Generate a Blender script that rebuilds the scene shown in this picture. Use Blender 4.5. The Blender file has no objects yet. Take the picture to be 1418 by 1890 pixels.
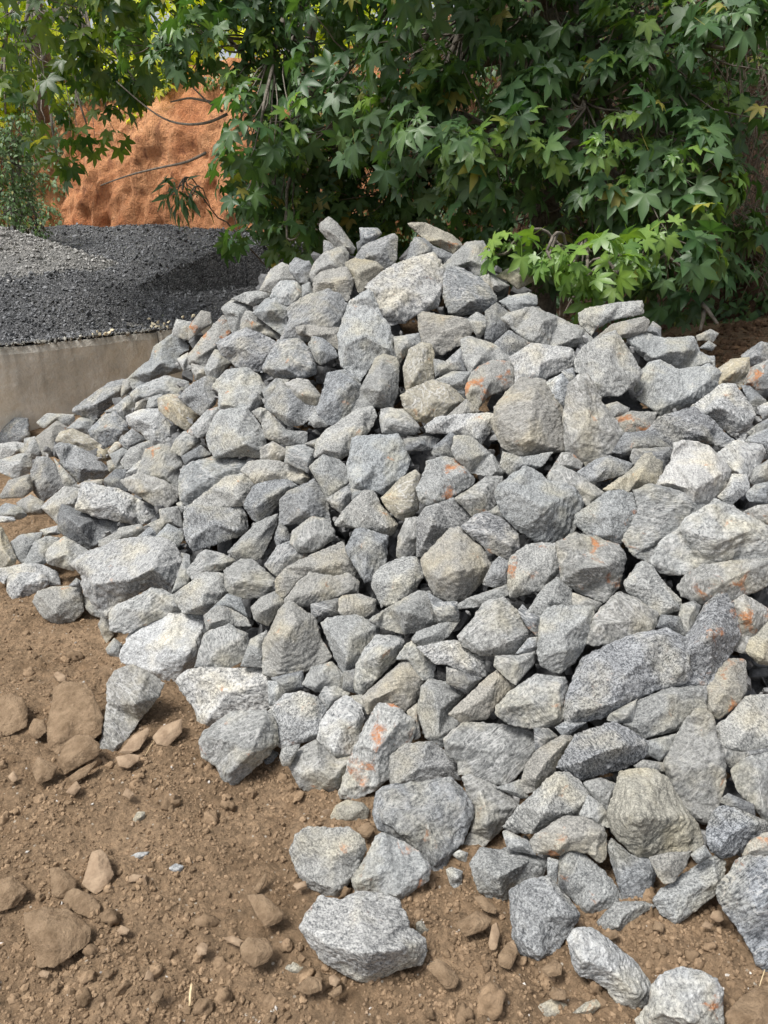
import bpy, math, random, re
import numpy as np
from mathutils import Vector, Matrix
from mathutils.geometry import delaunay_2d_cdt
sc = bpy.context.scene
rad = math.radians
# ------------------------------------------------------------------ camera
CAMH, PITCH, FPX, PW, PH = 1.6, 20.0, 1391.0, 1418.0, 1890.0
cam = bpy.data.cameras.new('camera'); camo = bpy.data.objects.new('camera', cam)
sc.collection.objects.link(camo); sc.camera = camo
cam.sensor_fit = 'HORIZONTAL'; cam.sensor_width = 36; cam.lens = 36*FPX/PW
cam.clip_end = 500; cam.clip_start = 0.05
camo.location = (0, 0, CAMH); camo.rotation_euler = (rad(90-PITCH), 0, 0)
# ------------------------------------------------------------------ light: bright overcast
w = bpy.data.worlds.new('World'); sc.world = w; w.use_nodes = True
nt = w.node_tree; bg = nt.nodes['Background']
sky = nt.nodes.new('ShaderNodeTexSky'); sky.sky_type = 'NISHITA'; sky.sun_disc = False
SUN_EL, SUN_ROT = 63, 238      # high, from behind and to the left of the viewer
sky.sun_elevation = rad(SUN_EL); sky.sun_rotation = rad(SUN_ROT)
sky.dust_density = 4.0; sky.air_density = 1.0; sky.ozone_density = 1.0
hs = nt.nodes.new('ShaderNodeHueSaturation'); hs.inputs['Saturation'].default_value = 0.35
nt.links.new(sky.outputs[0], hs.inputs['Color']); nt.links.new(hs.outputs[0], bg.inputs[0])
bg.inputs[1].default_value = 0.105
sl = bpy.data.lights.new('sun', 'SUN'); so = bpy.data.objects.new('sun', sl); sc.collection.objects.link(so)
sl.energy = 2.5; sl.angle = rad(18); sl.color = (1.0, 0.97, 0.92)
sd = Vector((math.sin(rad(SUN_ROT))*math.cos(rad(SUN_EL)), math.cos(rad(SUN_ROT))*math.cos(rad(SUN_EL)), math.sin(rad(SUN_EL))))
so.rotation_euler = sd.to_track_quat('Z', 'Y').to_euler(); so.location = (0, 0, 12)
vs = sc.view_settings; vs.view_transform = 'Standard'; vs.look = 'None'; vs.gamma = 1; vs.exposure = 0.72
sc.display_settings.display_device = 'sRGB'
# ------------------------------------------------------------------ helpers
CP, SP = math.cos(rad(PITCH)), math.sin(rad(PITCH))
RIGHT = np.array([1., 0, 0]); UP = np.array([0, SP, CP]); FWD = np.array([0, CP, -SP]); CAM = np.array([0, 0, CAMH])
def ray(px, py):
    return FWD + RIGHT*((px-PW/2)/FPX) + UP*(-(py-PH/2)/FPX)
def at(px, py, d):                      # point seen at a photo pixel, d metres along the view axis
    return CAM + ray(px, py)*d
def atY(px, py, Y):                     # same, at forward distance Y
    r = ray(px, py); return CAM + r*(Y/r[1])
def dY(px, py, Y): return Y/ray(px, py)[1]
def dZ(px, py, z): return (z-CAMH)/ray(px, py)[2]
def mesh_obj(name, V, F, mat=None, parent=None, smooth=True, origin=None, rot=None, **props):
    me = bpy.data.meshes.new(name)
    V = np.asarray(V, float)
    if origin is not None:
        V = V-np.asarray(origin)
        if rot is not None: V = V @ np.array(rot)          # world -> local
    me.from_pydata(V.tolist(), [], F if isinstance(F, list) else F.tolist())
    me.update()
    if smooth: me.polygons.foreach_set('use_smooth', [True]*len(me.polygons))
    o = bpy.data.objects.new(name, me); sc.collection.objects.link(o)
    if origin is not None:
        M = Matrix.Translation(Vector(origin))
        if rot is not None: M = M @ Matrix([list(r) for r in rot]).to_4x4()
        o.matrix_world = M
    if mat: me.materials.append(mat)
    if parent: o.parent = parent
    for k, v in props.items(): o[k] = v
    return o
def empty(name, loc, **props):
    o = bpy.data.objects.new(name, None); sc.collection.objects.link(o); o.location = loc; o.empty_display_size = 0.1
    for k, v in props.items(): o[k] = v
    return o
rngP = np.random.default_rng(5)
PERM = np.concatenate([rngP.permutation(256)]*3)
GR = rngP.normal(size=(256, 3)); GR /= np.linalg.norm(GR, axis=1)[:, None]
def noise3(P):
    P = np.asarray(P, float); I = np.floor(P).astype(np.int64); f = P-I; I = I & 255
    u = f*f*f*(f*(f*6-15)+10); r = np.zeros(len(P))
    for dx in (0, 1):
        wx = u[:, 0] if dx else 1-u[:, 0]
        for dy in (0, 1):
            wy = u[:, 1] if dy else 1-u[:, 1]
            for dz in (0, 1):
                wz = u[:, 2] if dz else 1-u[:, 2]
                h = PERM[PERM[PERM[(I[:, 0]+dx) & 255]+((I[:, 1]+dy) & 255)]+((I[:, 2]+dz) & 255)]
                r += wx*wy*wz*((f-np.array([dx, dy, dz]))*GR[h]).sum(1)
    return r*1.5
def fbm(P, o=4, g=0.5):
    a = 1.0; s = 0; P = np.asarray(P, float)
    for k in range(o): s = s+a*noise3(P*2**k+17.3*k); a *= g
    return s
def tps_fit(X, y, lam=0.0):
    X = np.asarray(X, float); y = np.asarray(y, float); n = len(X)
    D = np.linalg.norm(X[:, None]-X[None], axis=2); K = np.where(D > 0, D*D*np.log(D+1e-12), 0)+lam*np.eye(n)
    P = np.hstack([np.ones((n, 1)), X]); A = np.zeros((n+3, n+3)); A[:n, :n] = K; A[:n, n:] = P; A[n:, :n] = P.T
    return X, np.linalg.solve(A, np.concatenate([y, [0, 0, 0]]))
def tps(m, Q):
    X, wt = m; Q = np.atleast_2d(np.asarray(Q, float)); n = len(X)
    D = np.linalg.norm(Q[:, None]-X[None], axis=2); K = np.where(D > 0, D*D*np.log(D+1e-12), 0)
    return K @ wt[:n]+wt[n]+Q @ wt[n+1:]
def inpoly(P, xs, ys):
    m = np.zeros(np.shape(xs), bool)
    for i in range(len(P)):
        x1, y1 = P[i]; x2, y2 = P[(i+1) % len(P)]
        if y1 == y2: continue
        m ^= ((y1 > ys) != (y2 > ys)) & (xs < (x2-x1)*(ys-y1)/(y2-y1)+x1)
    return m
# ------------------------------------------------------------------ node material helper
class N:
    def __init__(s, name):
        s.m = bpy.data.materials.new(name); s.m.use_nodes = True; s.t = s.m.node_tree; s.b = s.t.nodes['Principled BSDF']
        s.out = s.t.nodes['Material Output']
    def n(s, typ, **kw):
        x = s.t.nodes.new('ShaderNode'+typ)
        for k, v in kw.items():
            if k.startswith('i_'):
                key = k[2:].replace('_', ' '); x.inputs[int(key) if key.isdigit() else key].default_value = v
            else: setattr(x, k, v)
        return x
    def l(s, a, b): s.t.links.new(a, b)
    def coord(s, kind='Object', scale=(1, 1, 1)):
        c = s.n('TexCoord'); mp = s.n('Mapping'); mp.inputs['Scale'].default_value = scale
        s.l(c.outputs[kind], mp.inputs[0]); return mp.outputs[0]
    def noise(s, vec, scale, detail=4, rough=0.6, dist=0):
        x = s.n('TexNoise'); x.inputs['Scale'].default_value = scale; x.inputs['Detail'].default_value = detail
        x.inputs['Roughness'].default_value = rough; x.inputs['Distortion'].default_value = dist
        if vec is not None: s.l(vec, x.inputs['Vector'])
        return x.outputs[0]
    def ramp(s, f, stops):
        r = s.n('ValToRGB'); e = r.color_ramp.elements
        while len(e) < len(stops): e.new(0.5)
        for q, (p, c) in zip(e, stops):
            q.position = p; q.color = (c, c, c, 1) if isinstance(c, (int, float)) else (*c, 1)
        s.l(f, r.inputs[0]); return r.outputs[0]
    def math(s, op, a, b=None, clamp=False):
        x = s.n('Math'); x.operation = op; x.use_clamp = clamp
        for i, v in enumerate((a, b)):
            if v is None: continue
            if isinstance(v, (int, float)): x.inputs[i].default_value = v
            else: s.l(v, x.inputs[i])
        return x.outputs[0]
    def mix(s, f, a, b, mode='MIX'):
        x = s.n('Mix'); x.data_type = 'RGBA'; x.blend_type = mode
        for i, v in ((0, f), (6, a), (7, b)):
            if isinstance(v, (int, float)): x.inputs[i].default_value = v
            elif isinstance(v, tuple): x.inputs[i].default_value = (*v, 1)
            else: s.l(v, x.inputs[i])
        return x.outputs[2]
    def bump(s, h, strength=0.5, dist=0.01, nrm=None):
        x = s.n('Bump'); x.inputs['Strength'].default_value = strength; x.inputs['Distance'].default_value = dist
        s.l(h, x.inputs['Height'])
        if nrm is not None: s.l(nrm, x.inputs['Normal'])
        return x.outputs[0]
# ------------------------------------------------------------------ materials
def rock_material():
    k = N('gneiss')
    oi = k.n('ObjectInfo'); c = k.coord('Object'); fol = k.coord('Object', (1, 1, 3.6))
    warp = k.noise(fol, 7, 3, 0.5)
    wv = k.n('VectorMath'); wv.operation = 'ADD'; sc3 = k.n('VectorMath'); sc3.operation = 'SCALE'; sc3.inputs['Scale'].default_value = 0.16
    cn = k.n('TexNoise'); cn.inputs['Scale'].default_value = 5; k.l(fol, cn.inputs['Vector'])
    k.l(cn.outputs[1], sc3.inputs[0]); k.l(fol, wv.inputs[0]); k.l(sc3.outputs[0], wv.inputs[1]); fw = wv.outputs[0]
    streak = k.noise(fw, 50, 6, 0.8)
    grain = k.noise(c, 190, 3, 0.8)
    grain2 = k.noise(c, 95, 5, 0.85)
    gm = k.n('Mix'); gm.data_type = 'FLOAT'; k.l(k.ramp(oi.outputs['Random'], [(0.3, 0.0), (0.7, 1.0)]), gm.inputs[0]); k.l(grain, gm.inputs[2]); k.l(grain2, gm.inputs[3])
    patch = k.noise(c, 9, 4, 0.6)
    sidx = k.math('DIVIDE', oi.outputs['Object Index'], 100.0)        # foliation contrast of each rock
    sv = k.ramp(streak, [(0.36, 0.0), (0.47, 0.42), (0.55, 0.62), (0.66, 1.0)])
    gv = k.ramp(gm.outputs[0], [(0.36, 0.0), (0.5, 0.5), (0.62, 1.0)])
    a = k.math('SUBTRACT', sv, 0.5); a = k.math('MULTIPLY', a, sidx)
    g = k.math('SUBTRACT', gv, 0.5); g = k.math('MULTIPLY', g, k.math('ADD', 0.42, k.math('MULTIPLY', sidx, 0.42)))
    p = k.math('SUBTRACT', patch, 0.5); p = k.math('MULTIPLY', p, 0.7)
    f = k.math('ADD', k.math('ADD', a, g), k.math('ADD', p, 0.5), )
    f = k.math('MINIMUM', k.math('MAXIMUM', f, 0.0), 1.0)
    base = k.mix(f, (0.27, 0.285, 0.305), (1.64, 1.65, 1.645))
    col = k.mix(1.0, oi.outputs['Color'], base, 'MULTIPLY')
    geo = k.n('NewGeometry'); col = k.mix(k.ramp(geo.outputs['Pointiness'], [(0.515, 0.0), (0.58, 0.45)]), col, k.mix(1.0, col, (1.45, 1.45, 1.42), 'MULTIPLY'))   # bruised, paler edges
    vein = k.math('ABSOLUTE', k.math('SUBTRACT', k.noise(fol, 6, 4, 0.55, 1.2), 0.5)); col = k.mix(k.math('MULTIPLY', k.ramp(vein, [(0.004, 0.6), (0.02, 0.0)]), k.ramp(oi.outputs['Random'], [(0.55, 0.0), (0.7, 1.0)])), col, (0.50, 0.50, 0.49))
    # warm weathering film in broad patches
    wth = k.ramp(k.noise(c, 5.5, 3, 0.6), [(0.5, 0.0), (0.66, 0.8)])
    col = k.mix(wth, col, k.mix(1.0, col, (1.07, 1.0, 0.84), 'MULTIPLY'))
    # rust stain: own shape, more of it on the rocks that carry it
    sn = k.math('ADD', k.noise(c, 13.0, 5, 0.66, 0.5), k.math('MULTIPLY', oi.outputs['Alpha'], 0.3))
    sm = k.ramp(sn, [(0.665, 0.0), (0.70, 0.35), (0.75, 1.0)])
    sm = k.math('MULTIPLY', sm, k.ramp(grain, [(0.38, 0.25), (0.5, 0.95)]))
    rust = k.mix(k.ramp(k.noise(c, 17, 4), [(.38, 0.), (.62, 1.)]), (0.19, 0.075, 0.035), (0.43, 0.165, 0.05))
    col = k.mix(k.math('MULTIPLY', sm, 0.92), col, rust)
    k.l(col, k.b.inputs['Base Color'])
    k.b.inputs['Roughness'].default_value = 0.82; k.b.inputs['Specular IOR Level'].default_value = 0.35
    b1 = k.bump(k.noise(fw, 26, 6, 0.7), 0.85, 0.011)
    b2 = k.bump(k.noise(c, 120, 4, 0.7), 0.7, 0.0032, b1)
    k.l(b2, k.b.inputs['Normal']); return k.m
def soil_material(name, lo, hi, dark=0.5):
    k = N(name); c = k.coord('Object')
    n1 = k.noise(c, 2.2, 5, 0.6); n2 = k.noise(c, 38, 5, 0.7)
    col = k.mix(k.ramp(n1, [(0.35, 0.0), (0.65, 1.0)]), lo, hi)
    col = k.mix(k.ramp(n2, [(0.3, 0.0), (0.7, 1.0)]), k.mix(1.0, col, (dark, dark, dark), 'MULTIPLY'), k.mix(1.0, col, (1.35, 1.33, 1.3), 'MULTIPLY'))
    col = k.mix(k.ramp(k.noise(c, 5.5, 4, 0.65), [(0.52, 0.0), (0.68, 0.5)]), col, k.mix(1.0, col, (0.62, 0.56, 0.5), 'MULTIPLY'))
    v = k.n('TexVoronoi'); v.inputs['Scale'].default_value = 95; k.l(c, v.inputs['Vector'])
    wsp = k.n('TexWhiteNoise'); k.l(v.outputs['Position'], wsp.inputs['Vector'])
    col = k.mix(k.math('MULTIPLY', k.ramp(wsp.outputs[0], [(0.965, 0.0), (0.975, 1.0)]), k.ramp(v.outputs['Distance'], [(0.3, 1.0), (0.42, 0.0)])), col, (0.5, 0.44, 0.36))
    k.l(col, k.b.inputs['Base Color']); k.b.inputs['Roughness'].default_value = 0.95; k.b.inputs['Specular IOR Level'].default_value = 0.15
    v2 = k.n('TexVoronoi'); v2.inputs['Scale'].default_value = 60; k.l(c, v2.inputs['Vector'])
    h = k.math('ADD', k.math('MULTIPLY', k.noise(c, 55, 6, 0.75), 1.0), k.math('MULTIPLY', v2.outputs['Distance'], -0.45))
    k.l(k.bump(h, 1.0, 0.02), k.b.inputs['Normal']); return k.m
def tone_material(name, a, b, scale=20, rough=0.9, bump=0.004, island=0.0, spec=0.3):
    k = N(name); c = k.coord('Object'); col = k.mix(k.ramp(k.noise(c, scale, 4, 0.65), [(0.33, 0.0), (0.67, 1.0)]), a, b)
    if island:
        g = k.n('NewGeometry'); r = k.ramp(g.outputs['Random Per Island'], [(0.0, 1-island), (1.0, 1+island)])
        col = k.mix(1.0, col, r, 'MULTIPLY')
    k.l(col, k.b.inputs['Base Color']); k.b.inputs['Roughness'].default_value = rough; k.b.inputs['Specular IOR Level'].default_value = spec
    if bump: k.l(k.bump(k.noise(c, scale*4, 5, 0.7), 0.9, bump), k.b.inputs['Normal'])
    return k.m
M_ROCK = rock_material()
M_SOIL = soil_material('soil', (0.205, 0.142, 0.088), (0.325, 0.230, 0.147), .55)
M_CLOD = tone_material('soil_clod', (0.18, 0.124, 0.076), (0.325, 0.230, 0.147), 30, 0.95, 0.006, 0.25, 0.15)
M_BROWN = tone_material('brown_stone', (0.175, 0.118, 0.070), (0.32, 0.23, 0.147), 30, 0.92, 0.012)
M_TAN = tone_material('tan_stone', (0.20, 0.138, 0.088), (0.345, 0.255, 0.172), 24, 0.85, 0.004)
# ------------------------------------------------------------------ lie of the land
def gz(px, py, z): return px, py, dZ(px, py, z)
CTL = [gz(-40, 1060, .10), gz(0, 900, .18), gz(30, 800, .12), gz(110, 1115, .1), gz(250, 1185, .16), gz(230, 1310, .09), gz(440, 1385, .1),
  gz(640, 1500, .05), gz(600, 1590, .08), gz(720, 1600, .08), gz(670, 1730, .09), gz(840, 1610, .02), gz(940, 1620, .12), gz(1010, 1700, .1),
  gz(1120, 1770, .08), gz(1260, 1850, .1), gz(1380, 1700, .16), gz(1270, 1640, .13), gz(1160, 1690, .03), gz(100, 1000, .16), gz(240, 1060, .26), gz(330, 1280, .1)]
for px, py, Y in [(480, 1130, 2.50), (720, 945, 2.70), (720, 700, 3.31), (720, 450, 4.15), (1100, 1400, 1.76), (1100, 1100, 2.16), (1100, 850, 2.64),
  (1100, 650, 3.13), (1130, 580, 3.6), (1400, 1100, 2.16), (1400, 1400, 1.78), (1400, 800, 2.75), (1380, 650, 3.5), (350, 620, 4.6), (180, 740, 5.2), (300, 800, 3.85),
  (450, 720, 3.5), (250, 930, 3.4), (150, 900, 4.0), (560, 1300, 2.15), (560, 850, 3.05), (600, 430, 4.15), (830, 440, 4.25), (940, 510, 3.95),
  (500, 510, 4.25), (1220, 600, 3.7), (1000, 560, 3.75), (900, 1250, 2.02), (850, 1450, 1.83), (380, 1000, 2.95)]:
    CTL.append((px, py, dY(px, py, Y)))
C2 = np.array([(a/1000., b/1000.) for a, b, c in CTL]); DM = tps_fit(C2, [math.log(c) for a, b, c in CTL], 1e-4)
def pile_d(px, py): return np.exp(tps(DM, np.stack([np.atleast_1d(px)/1000., np.atleast_1d(py)/1000.], 1)))
PILE = [(-60, 790), (60, 770), (140, 740), (200, 700), (290, 620), (400, 555), (500, 485), (590, 420), (700, 420), (800, 420), (960, 500), (1100, 570), (1200, 590), (1330, 660),
  (1480, 690), (1480, 1700), (1330, 1660), (1180, 1650), (1000, 1640), (880, 1560), (760, 1540), (690, 1480), (520, 1430), (380, 1310), (230, 1200), (160, 1120), (40, 1060), (-60, 1040)]
# height field of the mound under the rocks
hp = []
for px in range(-60, 1500, 78):
    for py in range(440, 1720, 64):
        if inpoly(PILE, np.array([px]), np.array([py]))[0]:
            d = float(pile_d(px, py)[0]); p = at(px, py, d+0.22); hp.append((p[0], p[1], max(p[2]-0.17, -.08)))
for X, Y, z in [(-.6, 4.9, .9), (.2, 4.9, 1.0), (1.0, 4.7, 1.0), (1.8, 4.5, .95), (-1.5, 5.4, .55), (-2.3, 6.2, .25), (0, 6, .6), (1.2, 6, .7), (2.4, 5.2, 1.05), (2.1, 4.2, .98), (3.0, 4.4, 1.1),
   (-1.4, 6.6, .3), (-3.5, 6.0, 0), (-3.6, 4.5, 0), (-2.2, 3.2, 0), (-1.6, 2.2, 0), (-.9, 1.6, 0), (-.3, 1.2, 0), (.3, 1.0, 0), (.9, .9, 0), (0, .3, 0), (-2, 1, 0), (1.6, .8, .05), (2.5, 1.2, .3), (3.2, 3.2, .9)]:
    hp.append((X, Y, z))
hp = np.array(hp); HM = tps_fit(hp[:, :2], hp[:, 2], 0.02)
def ground_z(X, Y):
    X = np.asarray(X, float); Y = np.asarray(Y, float); sh = X.shape; x = X.ravel(); y = Y.ravel()
    xc = np.clip(x, -4, 3.6); yc = np.clip(y, 0.2, 6.6)
    z = np.concatenate([tps(HM, np.stack([xc[i:i+20000], yc[i:i+20000]], 1)) for i in range(0, len(x), 20000)])
    far = np.clip((np.hypot(x-xc, y-yc))/2.0, 0, 1); z = z*(1-far)
    z = np.where(z < 0.06, np.maximum(z, 0)*0.3, z-0.042)
    P = np.stack([x, y, x*0], 1)
    z = z+0.030*fbm(P*1.7, 3)+0.016*fbm(P*7+3, 3)
    m = np.abs(fbm(P*16+9, 3)); z = z+0.016*(0.4-m)*np.clip(1.5-(y-1)/4, 0.2, 1)+0.007*noise3(P*36)*(y < 4.5)*(abs(x) < 3)
    return z.reshape(sh)
def axis(lo, hi, step, a, b, grow=1.16):
    v = list(np.arange(lo, hi, step)); s = step; q = v[-1]
    while q < b: s *= grow; q += s; v.append(q)
    s = step; q = v[0]; u = []
    while q > a: s *= grow; q -= s; u.append(q)
    return np.array(u[::-1]+v)
gx = axis(-2.2, 2.0, 0.0125, -120, 120); gy = axis(0.8, 4.2, 0.0125, -60, 160)
GX, GY = np.meshgrid(gx, gy); GZ = ground_z(GX, GY)
nx, ny = len(gx), len(gy); idx = np.arange(nx*ny).reshape(ny, nx)
F = np.stack([idx[:-1, :-1], idx[:-1, 1:], idx[1:, 1:], idx[1:, :-1]], -1).reshape(-1, 4)
mesh_obj('ground', np.stack([GX, GY, GZ], -1).reshape(-1, 3), F, M_SOIL, kind='structure')
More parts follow.
